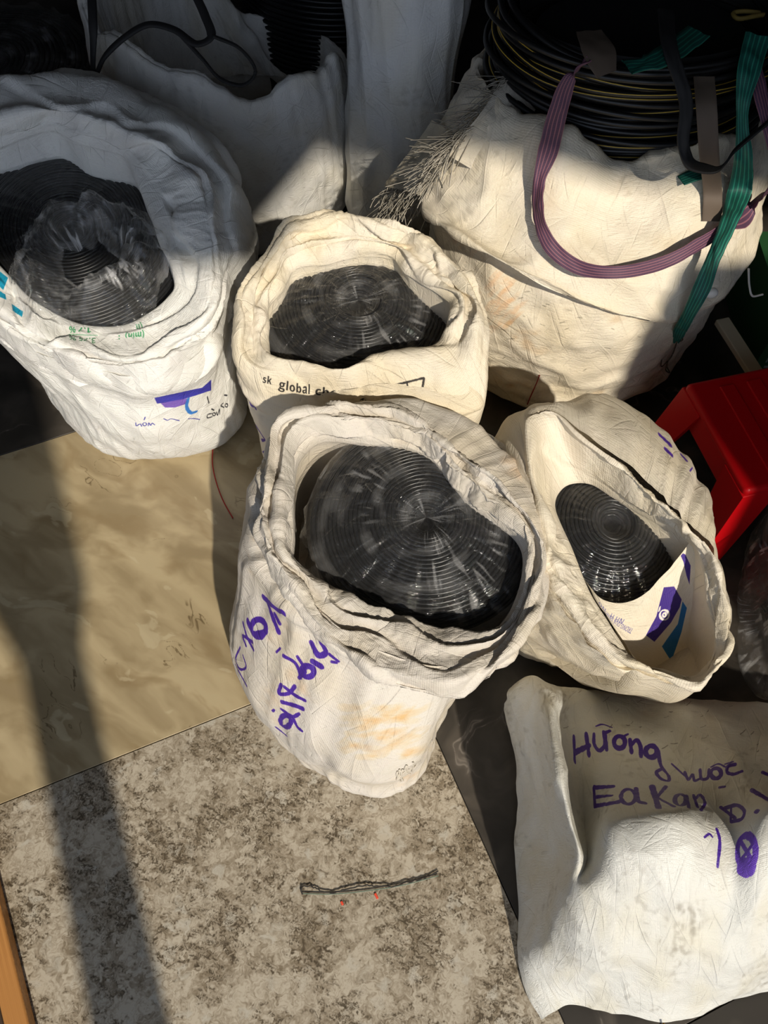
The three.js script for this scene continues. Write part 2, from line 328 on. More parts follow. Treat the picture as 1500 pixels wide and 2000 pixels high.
// ---------------------------------------------------------------- materials
const std = (o) => new THREE.MeshPhysicalMaterial(o);
const M = {
  beige: std({ map: beigeTex, roughness: 0.33, bumpMap: beigeTex, bumpScale: 0.0004 }),
  granite: std({ map: graniteTex, roughness: 0.36, bumpMap: graniteTex, bumpScale: 0.0003 }),
  darkTile: std({ map: darkTex, roughness: 0.4 }),
  grout: std({ color: '#4a443b', roughness: 0.95 }),
  plaster: std({ color: '#8d867b', roughness: 0.95 }),
  darkWall: std({ color: '#3c3a38', roughness: 0.9 }),
  roof: std({ color: '#55524e', roughness: 0.8 }),
  pave: std({ color: '#8a8479', roughness: 0.95 }),
  concrete: std({ color: '#8d8880', roughness: 0.9 }),
  pipe: std({ color: '#17181a', roughness: 0.3, specularIntensity: 0.6 }),
  cable: std({ color: '#131314', roughness: 0.42 }),
  core: std({ color: '#0d0d0e', roughness: 0.7 }),
  yellow: std({ color: '#c9a63a', roughness: 0.5 }),
  film: std({ color: '#ffffff', roughness: 0.08, transmission: 1, transmissionMap: hazeTex, thickness: 0, ior: 1.5, side: THREE.DoubleSide, bumpMap: rep(creaseBump, 0.2), bumpScale: 0.006 }),
  filmThin: std({ color: '#ffffff', roughness: 0.06, transmission: 0.992, thickness: 0, ior: 1.5, side: THREE.DoubleSide, bumpMap: rep(creaseBump, 0.25), bumpScale: 0.004 }),
  filmHazy: std({ color: '#ffffff', roughness: 0.10, transmission: 1, transmissionMap: hazeTex2, thickness: 0, ior: 1.5, side: THREE.DoubleSide, bumpMap: rep(creaseBump, 0.12), bumpScale: 0.006 }),
  filmHem: std({ color: '#ffffff', roughness: 0.12, transmission: 0.80, thickness: 0, ior: 1.5, side: THREE.DoubleSide, bumpMap: rep(creaseBump, 0.1), bumpScale: 0.005 }),
  red: std({ color: '#b3070f', roughness: 0.38, specularIntensity: 0.5 }),
  strapBlack: std({ color: '#1b1a1a', roughness: 0.75 }),
  strapBrown: std({ color: '#5c4f43', roughness: 0.7 }),
  cream: std({ color: '#cfc3a6', roughness: 0.55 }),
  string: std({ color: '#cfcac0', roughness: 0.8 }),
  wire: std({ color: '#6e6450', roughness: 0.5, metalness: 0.4 }),
  redThread: std({ color: '#a3231f', roughness: 0.8 }),
  darkThread: std({ color: '#2b2722', roughness: 0.8 }),
  greenTape: std({ color: '#5d6b5a', roughness: 0.5 }),
  orangeBit: std({ color: '#d8472c', roughness: 0.6 }),
};
const webTex = (a, b, c) => { const t = dataTex(128, (x, y) => { const l = Math.abs((x * 5) % 1 - 0.5), k = ((y * 12) % 1); let col = l > 0.36 ? c : a; if (k < 0.28 && l <= 0.36) col = b; return col; }, true); t.repeat.set(1 / 0.03, 1 / 0.03); return t; };
M.strapPurple = std({ map: webTex([0.27, 0.19, 0.28], [0.42, 0.26, 0.34], [0.55, 0.36, 0.40]), roughness: 0.7 });
M.strapGreen = std({ map: webTex([0.06, 0.30, 0.27], [0.09, 0.38, 0.32], [0.16, 0.52, 0.43]), roughness: 0.65 });
const woodTex = dataTex(256, (x, y) => { const n = fbm(x * 22, y * 2, 3, 4), f = fbm(x * 90, y * 5, 6, 2); return mix3([0.78, 0.56, 0.31], [0.58, 0.38, 0.18], clamp(0.5 + n * 0.9 + f * 0.5)); }, true); woodTex.repeat.set(4, 1.5);
M.wood = std({ map: woodTex, roughness: 0.5 });

// ---------------------------------------------------------------- the setting
const E1 = V3(Math.cos(-22.8 * Math.PI / 180), 0, Math.sin(-22.8 * Math.PI / 180)), E2 = V3(-E1.z, 0, E1.x);   // E1 right and back, E2 towards the viewer
const s1 = P(490, 1375), s2 = P(890, 1527);
const corner = s1.clone().addScaledVector(E1, s2.clone().sub(s1).dot(E1));       // where four tiles meet
const floor = new THREE.Group(); floor.name = 'floor'; scene.add(floor); struct(floor, 'tiled shop floor of beige marble, speckled grey and dark brown marble tiles');
{
  const TW = 1.2, TD = 0.745, bed = new THREE.Mesh(new THREE.BoxGeometry(5, 0.08, 5.2), M.grout); bed.name = 'screed'; bed.position.set(0, -0.048, -0.75); bed.receiveShadow = true; floor.add(bed);
  const box = new RoundedBoxGeometry(TW - 0.0018, 0.008, TD - 0.0018, 2, 0.0008);
  const setUV = (g, flip) => { const p = g.attributes.position, u = g.attributes.uv; for (let i = 0; i < p.count; i++) u.setXY(i, (p.getX(i) + TW / 2) / 1.25 * flip, (p.getZ(i) + TD / 2) / 1.25 * flip); return g; };
  setUV(box, 1); const box2 = setUV(box.clone(), -1), boxG = box.clone(); { const p = boxG.attributes.position, u = boxG.attributes.uv; for (let i = 0; i < p.count; i++) u.setXY(i, (TW / 2 - p.getX(i)) / 0.8, (p.getZ(i) + TD / 2) / 0.8); }
  for (let i = -3; i <= 3; i++) for (let j = -5; j <= 4; j++) {
    const p = corner.clone().addScaledVector(E1, (i - 0.5) * TW).addScaledVector(E2, (j - 0.5) * TD);
    if (Math.abs(p.x) > 1.95 || p.z < -3.0 || p.z > 1.4) continue;
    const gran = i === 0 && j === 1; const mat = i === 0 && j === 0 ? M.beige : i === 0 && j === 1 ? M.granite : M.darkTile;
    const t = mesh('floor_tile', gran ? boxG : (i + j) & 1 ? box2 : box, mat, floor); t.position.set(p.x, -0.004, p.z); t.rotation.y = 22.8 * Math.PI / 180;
  }
}
const wallBack = struct(mesh('wall_back', new THREE.BoxGeometry(5, 2.9, 0.15), M.darkWall), 'dark rear wall of the shop'); wallBack.position.set(0, 1.37, -3.4);
const wallL = struct(mesh('wall_left', new THREE.BoxGeometry(0.15, 2.9, 4.75), M.darkWall), 'dark left wall of the shop'); wallL.position.set(-2.5, 1.37, -1.0);
const wallR = struct(mesh('wall_right', new THREE.BoxGeometry(0.15, 2.9, 4.75), M.darkWall), 'dark right wall of the shop'); wallR.position.set(2.5, 1.37, -1.0);
const roofShape = new THREE.Shape([[-2.6, 3.48], [2.6, 3.48], [2.6, -1.2], [1.35, -1.12], [0.92, -0.97], [0.78, -1.34], [-2.6, -1.34]].map(([x, y]) => new THREE.Vector2(x, y)));  // unseen front edge, its notch shaped to let sun onto the back sack
const roof = struct(mesh('ceiling', new THREE.ExtrudeGeometry(roofShape, { depth: 0.1, bevelEnabled: false }).rotateX(-Math.PI / 2), M.roof), 'flat shop roof that ends behind the viewer'); roof.position.y = 2.67;
const shadePanel = struct(mesh('wall_added_shade', new THREE.BoxGeometry(1.22, 1.95, 0.14), M.plaster), 'added unseen panel at the right, put in to shade the stool and big sack'); shadePanel.position.set(1.83, 0.975, 0.60);  // out of view, added to cast shade on stool and big sack flank
const yard = struct(mesh('trim_1', new THREE.BoxGeometry(14, 0.1, 9), M.pave), 'sunlit paving in front of the shop'); yard.position.set(0, -0.075, 6.3);
{ // added column, unseen behind the viewer, put in to cast the stripe of shade
  const g = thing('added_shadow_column', 'added unseen round column with a wider sleeve, put in to cast the stripe shadow', 'column');
  mesh('shaft', new THREE.CylinderGeometry(0.058, 0.058, 1.5, 40), M.concrete, g).position.y = 0.75;
  mesh('sleeve', new THREE.LatheGeometry([[0.058, 1.42], [0.062, 1.42], [0.095, 1.52], [0.098, 2.66], [0.06, 2.67]].map(([x, y]) => new THREE.Vector2(x, y)), 40), M.concrete, g);
  g.position.set(-0.012, 0, 1.0);
}

// ---------------------------------------------------------------- sacks
const wob = (p, a, f) => a * nz(p.x * f, p.y * f, p.z * f);
const bodyDisp = (amp, gather = 0) => (p, th, s) => {   // long slack folds, a few diagonal, few small ones
  const c = Math.cos(th), d = Math.sin(th), w = nz(p.x * 4, p.y * 4, p.z * 4);
  return amp * 1.6 * w + amp * 1.3 * ridge(nz(c * 2.6 + p.y * 6 + w, d * 2.6 - p.y * 5, 4)) + gather * 1.2 * ridge(nz(c * 7, p.y * 3 + w, d * 7)) + amp * 0.35 * ridge(nz(p.x * 16 + w * 2, p.y * 26, p.z * 16));
};
const lap = (f) => { f -= Math.floor(f); return (f < 0.82 ? Math.pow(f / 0.82, 0.8) : 1 - smooth(0.82, 1, f)) - 0.5; };
const cuffDisp = (amp, tw = 1, k = 0.55, so = 99) => (p, th, s) => {   // cloth rolled over itself: overlapping laps running round the mouth, fine crinkles across them
  const c = Math.cos(th), d = Math.sin(th), n = nz(c * 1.6, d * 1.6, s * 0.25), n2 = nz(c * 3.1, d * 3.1, 8 + s * 0.2);
  amp *= 1 - 0.8 * smooth(so - 0.7, so, s);
  return amp * 1.1 * lap(s * k + tw * 0.3 * Math.sin(th + 0.7) + n * 1.3) * clamp(0.75 + 0.9 * n2, 0.15, 1.4) + amp * 0.9 * nz(c * 4, d * 4, s * 0.5 + 5) + amp * 0.28 * ridge(nz(c * 26 + n * 3, d * 26, s * 0.9)) + amp * 0.16 * ridge(nz(c * 70, d * 70, s * 1.6));
};

function coil(name, label, o, group) { // pipe wound flat in a spiral, then down the side
  const g = thing(name, label, 'coil', group), w = o.wire ?? 0.0034, pitch = w * 2.02, turns = Math.round((o.r1 - o.r0) / pitch), pts = [], prof = o.prof ?? ((t) => -0.03 * t * t);
  const seg = 110; let ph = 0;
  for (let k = 0; k <= turns * seg; k++) {
    const t = k / (turns * seg), a = k / seg * Math.PI * 2, r = lerp(o.r0, o.r1, t) + 0.0014 * nz(Math.cos(a) * 1.5 + t * 60, Math.sin(a) * 1.5, 3);
    pts.push(V3(Math.cos(a) * r, prof(t) + 0.0025 * nz(Math.cos(a) * 1.2, Math.sin(a) * 1.2, t * 40), Math.sin(a) * r));
  }
  const side = o.side ?? 16, y0 = prof(1);
  for (let k = 1; k <= side * seg; k++) { const a = k / seg * Math.PI * 2; pts.push(V3(Math.cos(a) * o.r1, y0 - k / seg * pitch, Math.sin(a) * o.r1)); }
  const wind = mesh('pipe_winding', sweep(pts, w, 7), M.pipe, g);
  const cp = []; for (let i = 0; i <= 24; i++) cp.push(new THREE.Vector2(Math.max(0.002, lerp(o.r0, o.r1, i / 24)), prof(i / 24) - w * 0.75)); 
  cp.unshift(new THREE.Vector2(Math.max(0.002, o.r0 - w), prof(0) - 0.12)); cp.unshift(new THREE.Vector2(0.0005, prof(0) - 0.12)); cp.push(new THREE.Vector2(o.r1 - w * 0.6, y0 - (o.depth ?? 0.2))); cp.push(new THREE.Vector2(0.0005, y0 - (o.depth ?? 0.2)));
  mesh('inner_turns', new THREE.LatheGeometry(cp, 72), M.core, g);
  if (o.film) { // stretch film laid over the face and down the side
    const rows = [], N = 168, K = 46, fo = o.film;
    for (let i = 0; i <= K; i++) {
      const row = [], t = i / K;
      for (let j = 0; j <= N; j++) {
        const a = j / N * Math.PI * 2, tr = Math.min(1, t / 0.78), dn = Math.max(0, (t - 0.78) / 0.22), r = lerp(0.0, o.r1 + 0.008, tr);
        const pl = (0.35 - Math.abs(nz(Math.cos(a) * 5 + fo.seed, Math.sin(a) * 5, tr * 1.3))) * fo.amp * smooth(0.1, 0.7, tr), cz = crumple(Math.cos(a) * r + fo.seed, 0, Math.sin(a) * r, 13, 3) * fo.amp * 0.9;
        const ruff = dn * (0.008 + 0.016 * nz(Math.cos(a) * 6 + fo.seed, Math.sin(a) * 6, 2) + 0.010 * ridge(nz(Math.cos(a) * 22, Math.sin(a) * 22, dn * 3)));
        const y = (tr < 0.25 ? lerp(prof(0.25) - 0.01, prof(0.25), tr / 0.25) : prof(tr)) + w + 0.003 + Math.max(-0.002, pl + cz) - dn * 0.045 + dn * 0.02 * nz(Math.cos(a) * 9, Math.sin(a) * 9, fo.seed);
        row.push(V3(Math.cos(a) * (r + ruff), y, Math.sin(a) * (r + ruff)));
      }
      rows.push(row);
    }
    mesh('stretch_film', gridGeo(rows, true, (i, j) => { const p = rows[i][j]; return [j / N * 0.75, Math.hypot(p.x, p.z) + (i > 36 ? (i - 36) * 0.007 : 0)]; }), fo.mat ?? M.film, g).userData.label = 'clear wrinkled stretch film';
    if (fo.skirt) { // loose crumpled hem of the film standing off the front of the coil
      const rs = [], [a0, a1, w0] = fo.skirt, NN = 130, KK = 12;
      for (let i = 0; i <= KK; i++) { const t = i / KK, row = []; for (let j = 0; j <= NN; j++) { const a = lerp(a0, a1, j / NN), r = o.r1 + 0.004 + w0 * t * (0.75 + 0.5 * nz(a * 3, 1, fo.seed)) + 0.006 * ridge(nz(a * 14, t * 2, 4)) * t, y = y0 + 0.008 - 0.012 * t + 0.022 * t * ridge(nz(a * 11 + fo.seed, t * 1.5, 7)) + 0.010 * nz(a * 25, t * 4, 2) * t; row.push(V3(Math.cos(a) * r, y, Math.sin(a) * r)); } rs.push(row); }
      mesh('film_hem', gridGeo(rs, false, (i, j) => [j / NN * 0.4, i / KK * w0]), M.filmHem, g).userData.label = 'loose cloudy hem of the film';
    }
  }
  g.position.copy(o.at); g.rotation.set(o.tilt?.[0] ?? 0, 0, o.tilt?.[1] ?? 0); return g;
}
function sackSkin(name, parent, geo, base, opt) { const sk = clothSkin(geo, base, opt), m = mesh(name, geo, sk.mat, parent); m.updateMatrixWorld(true); return [m, sk]; }

function netGeo(net, su, sv, disp) {
  const R = net.length, C = net[0].length, at = (i, j) => net[clamp(i, 0, R - 1)][clamp(j, 0, C - 1)], rows = [];
  for (let i = 0; i < (R - 1) * sv + 1; i++) {
    const a = Math.min(R - 2, Math.floor(i / sv)), t = i / sv - a, line = [];
    for (let j = 0; j < C; j++) line.push(crV(at(a - 1, j), at(a, j), at(a + 1, j), at(a + 2, j), t));
    const row = [];
    for (let k = 0; k < (C - 1) * su + 1; k++) { const b = Math.min(C - 2, Math.floor(k / su)), s = k / su - b, l = (q) => line[clamp(q, 0, C - 1)]; row.push(crV(l(b - 1), l(b), l(b + 1), l(b + 2), s)); }
    rows.push(row);
  }
  const src = rows.map((r) => r.map((p) => p.clone()));
  for (let i = 0; i < rows.length; i++) for (let k = 0; k < rows[0].length; k++) {
    const n = src[Math.min(rows.length - 1, i + 1)][k].clone().sub(src[Math.max(0, i - 1)][k]).cross(src[i][Math.min(rows[0].length - 1, k + 1)].clone().sub(src[i][Math.max(0, k - 1)])).normalize();
    rows[i][k].addScaledVector(n, disp(src[i][k])); if (rows[i][k].y < 0.004) rows[i][k].y = 0.004;
  }
  let w = 0, h = 0; const mid = rows[rows.length >> 1]; for (let k = 1; k < mid.length; k++) w += mid[k].distanceTo(mid[k - 1]);
  for (let i = 1; i < rows.length; i++) h += rows[i][mid.length >> 1].distanceTo(rows[i - 1][mid.length >> 1]);
  const g = gridGeo(rows, false, (i, k) => [k / (mid.length - 1) * w, i / (rows.length - 1) * h]); g.userData = { w, h }; return g;
}
const WHITE = [0.93, 0.925, 0.90], CREAM = [0.92, 0.88, 0.80], LINEN = [0.84, 0.81, 0.765];
const ZC = [430, 760, 0.4467], ZB = [420, 380, 0.38667], ZA = [0, 400, 0.34667], ZD = [950, 720, 0.36667], ZF = [900, 1280, 0.4];
const PURPLE = '#4a2a93';

// --- sack C: front, purple handwriting, rolled rim
{
  const g = thing('woven_sack', 'off-white sack with rolled rim and purple handwriting, standing across the beige and speckled tiles', 'sack', 'open sacks holding black pipe');
  const open = RP([[1022, 1082], [1011, 1162], [966, 1229], [877, 1229], [823, 1216], [720, 1180], [644, 1144], [577, 1106], [574, 1050], [573, 961], [586, 894], [627, 860], [720, 867], [787, 878], [845, 907], [880, 952], [915, 988], [966, 1019], [1006, 1050]], 0.365);
  const rim = RP([[1062, 1082], [1055, 1162], [1024, 1242], [966, 1296], [899, 1327], [832, 1330], [743, 1305], [676, 1265], [609, 1207], [545, 1131], [512, 1073], [499, 1019], [508, 957], [516, 890], [519, 840], [551, 818], [609, 806], [640, 794], [698, 800], [756, 800], [810, 827], [877, 876], [944, 925], [1002, 979], [1042, 1032]], 0.40);
  const up = RP([[1072, 1090], [1060, 1165], [1020, 1240], [950, 1290], [850, 1322], [740, 1318], [640, 1280], [545, 1205], [480, 1110], [486, 1020], [506, 940], [560, 868, .34], [650, 824, .35], [743, 806, .358], [832, 808, .36], [915, 836, .36], [980, 880, .358], [1036, 946, .352], [1064, 1012, .342]], 0.335);
  const belly = RP([[985, 1180], [950, 1270], [890, 1335], [866, 1400], [800, 1485], [720, 1495], [610, 1440], [505, 1360], [458, 1250], [470, 1120], [530, 1000], [640, 930], [780, 930], [900, 990], [970, 1080]], 0.19);
  const low = RP([[900, 1330], [855, 1435], [810, 1515], [740, 1538], [650, 1502], [560, 1440], [490, 1350], [470, 1260], [520, 1150], [620, 1080], [750, 1070], [860, 1150], [905, 1240]], 0.07);
  const base = RP([[850, 1400], [830, 1480], [802, 1530], [750, 1548], [690, 1530], [590, 1460], [530, 1380], [540, 1270], [640, 1190], [760, 1200], [840, 1290]], 0.006);
  const geo = loft([scaleR(base, 0.05), base, low, belly, up, mixR(up, rim, 0.5, (t) => lerp(0.365, 0.392, smooth(0.1, 0.8, Math.cos(t - 5.3)))), mixR(rim, open, 0.12, (t) => lerp(0.372, 0.398, smooth(0.1, 0.8, Math.cos(t - 5.3)))), mixR(rim, open, 0.3, 0.385)], [4, 12, 22, 26, 10, 10, 8], (p, th, s) => bodyDisp(0.010, 0.006)(p, th, s) * smooth(0.6, 1.6, s));
  const [m, sk] = sackSkin('sack_body', g, geo, LINEN, { stain: 0.35, dirt: 0.25, off: 3, res: 1300 });
  ink(m, sk, ZC, PURPLE, 0.0095, [[[190, 910], [232, 950], [278, 985]], [[205, 925], [225, 985], [255, 1060]], [[240, 985], [258, 1020]], circ(168, 1045, 32, 38), [[120, 1015], [150, 1070], [200, 1060]], [0.006, [100, 1022], [118, 1085], [146, 1140]], [0.006, [140, 1105], [100, 1080], [112, 1120]],
    [0.004, [88, 1128], [68, 1180], [88, 1225], [112, 1218], [100, 1165]], [0.004, [66, 1205], [116, 1298]],
    [[398, 1108], [432, 1165], [462, 1152], [440, 1105]], [[404, 1190], [446, 1215]], [0.006, [478, 1160], [517, 1190]], [0.005, [488, 1192], [510, 1196]], [0.004, [246, 1150], [262, 1134]],
    [0.006, [276, 1166], [330, 1200], [352, 1262]], circ(382, 1235, 28, 24), [0.006, [338, 1170], [372, 1235], [345, 1262]], 
    [0.007, [266, 1292], [258, 1330], [300, 1330], [326, 1300]], [0.006, [280, 1302], [330, 1340], [372, 1362]], [0.007, [270, 1368], [330, 1385], [362, 1398]], [0.007, [268, 1400], [318, 1432], [345, 1420]], circ(286, 1452, 22, 26), [0.006, [318, 1438], [340, 1480], [358, 1495]], [0.006, [244, 1478], [290, 1515]], [0.005, [230, 1408], [236, 1402]]]);
  const hem = scaleR(rim, 1.012, 0.352), fh = (a, b) => (t) => a - b * smooth(0.1, 0.8, Math.sin(t + 0.15));
  const cg = loft([scaleR(rim, 0.985, 0.352), hem, scaleR(rim, 0.995, 0.39), mixR(rim, open, 0.22, fh(0.422, 0.034)), mixR(rim, open, 0.45, fh(0.404, 0.022)), mixR(rim, open, 0.68, fh(0.418, 0.036)), mixR(rim, open, 0.93, fh(0.392, 0.022)), mixR(rim, open, 1.03, fh(0.36, 0.006)), scaleR(open, 1.06, 0.325), scaleR(open, 1.05, 0.16)], [3, 10, 12, 12, 12, 12, 10, 10, 10], cuffDisp(0.013, 1, 0.55, 7));
  sackSkin('rolled_rim', g, cg, LINEN, { dirt: 0.12, off: 13, rough: 0.6 });
  // gathered bottom corner with stitching left in it
  const st = []; for (let i = 0; i < 14; i++) { const u = rr(772, 806), v = 1520 - (u - 772) * 0.6 + rr(-7, 7), d = rr(-7, 7), l = rr(4, 12); st.push(sweep(curve([onto([m], u, v + l, 0.001, 0.01), onto([m], u + d, v, rr(0.002, 0.006), 0.02), onto([m], u + d * 0.4, v - l, 0.001, 0.03)], 10), rr(0.0009, 0.0017), 5)); }
  mesh('stitched_corner', mergeGeometries(st), std({ color: '#c9c0b0', roughness: 0.8 }), g);
  // rusty marks rubbed into the cloth
  ink(m, sk, [0, 0, 1], '#c98a48', 0.004, Array.from({ length: 60 }, () => { const u = rr(660, 800), v = rr(1380, 1480); return [rr(0.004, 0.016), [u, v], [u + rr(10, 30), v - rr(-4, 10)], [u + rr(30, 50), v - rr(-2, 16)]]; }), 0.022);
  baseAt(g, V3(base.c.x, 0, base.c.z));
  coil('pipe_coil', 'flat coil of black pipe under film in the rolled-rim sack with purple handwriting', { at: P(832, 1016, 0.348), r0: 0.016, r1: 0.186, tilt: [0.12, 0.02], prof: (t) => 0.018 - 0.03 * t * t - 0.03 * (1 - smooth(0, 0.16, t)), film: { seed: 2.3, amp: 0.010, skirt: [0.35, 2.75, 0.030] } }, 'coils in the open sacks');
}
// --- sack B: printed company name
{
  const g = thing('woven_sack', 'cream sack printed with black company lettering beneath its mouth, between the others', 'sack', 'open sacks holding black pipe');
  const open = RP([[880, 585, .42], [874, 627, .41], [849, 668, .40], [787, 685, .39], [729, 701, .385], [667, 735, .38], [613, 722, .38], [536, 699, .385], [524, 658, .39], [526, 627, .395], [524, 593, .40], [548, 562, .41], [579, 515, .42], [637, 504, .42], [698, 492, .42], [768, 498, .42], [791, 523, .42], [834, 550, .42], [869, 573, .42]]);
  const rim = RP([[952, 635, .43], [950, 709, .40], [942, 775, .37], [915, 798, .36], [840, 790, .36], [740, 775, .36], [640, 770, .36], [560, 765, .36], [500, 750, .37], [462, 705, .39], [451, 631, .42], [462, 577, .43], [501, 511, .45], [536, 461, .46], [571, 422, .47], [648, 407, .47], [698, 415, .47], [760, 438, .46], [826, 453, .46], [884, 496, .45], [926, 546, .44], [946, 596, .43]]);
  const c0 = V3(-0.035, 0, -1.02);
  const up = scaleR(rim, 0.97, 0.32), belly = RC(c0.x - 0.005, c0.z + 0.0, 0.222, 0.205, 0.18), base = RC(c0.x - 0.005, c0.z, 0.20, 0.185, 0.006);
  const geo = loft([scaleR(base, 0.05), base, belly, up, scaleR(rim, 0.985, (t, q) => 0.355), mixR(rim, open, 0.35, undefined)], [4, 20, 24, 16, 12], (p, th, s) => bodyDisp(0.008, 0.006)(p, th, s) * smooth(0.7, 1.6, s));
  const [m, sk] = sackSkin('sack_body', g, geo, CREAM, { dirt: 0.5, off: 5, res: 1000 });
  const front = (t) => smooth(0.30, 0.75, Math.sin(t)) ; // 1 towards the viewer
  const H = (a, b) => (t, q) => q.y + lerp(a, b, front(t));
  const cg = loft([scaleR(rim, 0.985, H(-0.055, -0.10)), scaleR(rim, 1.008, H(-0.05, -0.08)), mixR(rim, open, 0.0, H(-0.01, -0.02)), mixR(rim, open, 0.28, H(0.012, 0.012)), mixR(rim, open, 0.55, H(0.0, 0.03)), mixR(rim, open, 0.8, H(0.008, 0.03)), mixR(rim, open, 1.0, H(-0.012, 0.004)), scaleR(open, 1.06, H(-0.045, -0.045)), scaleR(open, 1.04, 0.14)], [3, 10, 14, 12, 12, 12, 10, 10], (p, th, s) => cuffDisp(0.012, 1.2, 0.5, 6)(p, th + 2, s) * lerp(1, 0.35, front(th)));
  const [m2, sk2] = sackSkin('folded_rim', g, cg, CREAM, { dirt: 0.15, off: 25, rough: 0.55, res: 1300 });
  for (const [mm, ss] of [[m2, sk2]]) {
    print(mm, ss, ZB, '#33302d', 'sk', [238, 948], [285, 960], [243, 911]);
    print(mm, ss, ZB, '#33302d', 'global', [318, 978], [482, 1008], [325, 934]);
    print(mm, ss, ZB, '#33302d', 'chemicals', [500, 1012], [800, 1040], [506, 968]);
    print(mm, ss, ZB, '#33302d', 'Ltd.', [905, 1012], [1000, 992], [902, 970]);
    ink(mm, ss, ZB, '#33302d', 0.0028, [[[715, 1035], [790, 1028]], [[790, 1030], [850, 990], [900, 965]], [[900, 965], [1056, 926]], [[1056, 926], [1036, 1045]]]);
  }
  ink(m, sk, ZB, PURPLE, 0.006, [circ(190, 1045, 14, 22), [[180, 1020], [205, 1080]], [[205, 1165], [250, 1235]], [[215, 1190], [212, 1240], [250, 1240]], [0.004, [222, 1230], [222, 1305], [265, 1290]], [0.006, [240, 1350], [255, 1370]]]);
  baseAt(g, V3(base.c.x, 0, base.c.z));
  coil('pipe_coil', 'coil of black pipe wrapped in streaky film inside the printed cream sack', { at: P(700, 600, 0.345), r0: 0.016, r1: 0.205, tilt: [0.12, -0.04], prof: (t) => 0.03 - 0.05 * t * t - 0.03 * (1 - smooth(0, 0.16, t)), film: { seed: 7.1, amp: 0.014 } }, 'coils in the open sacks');
}
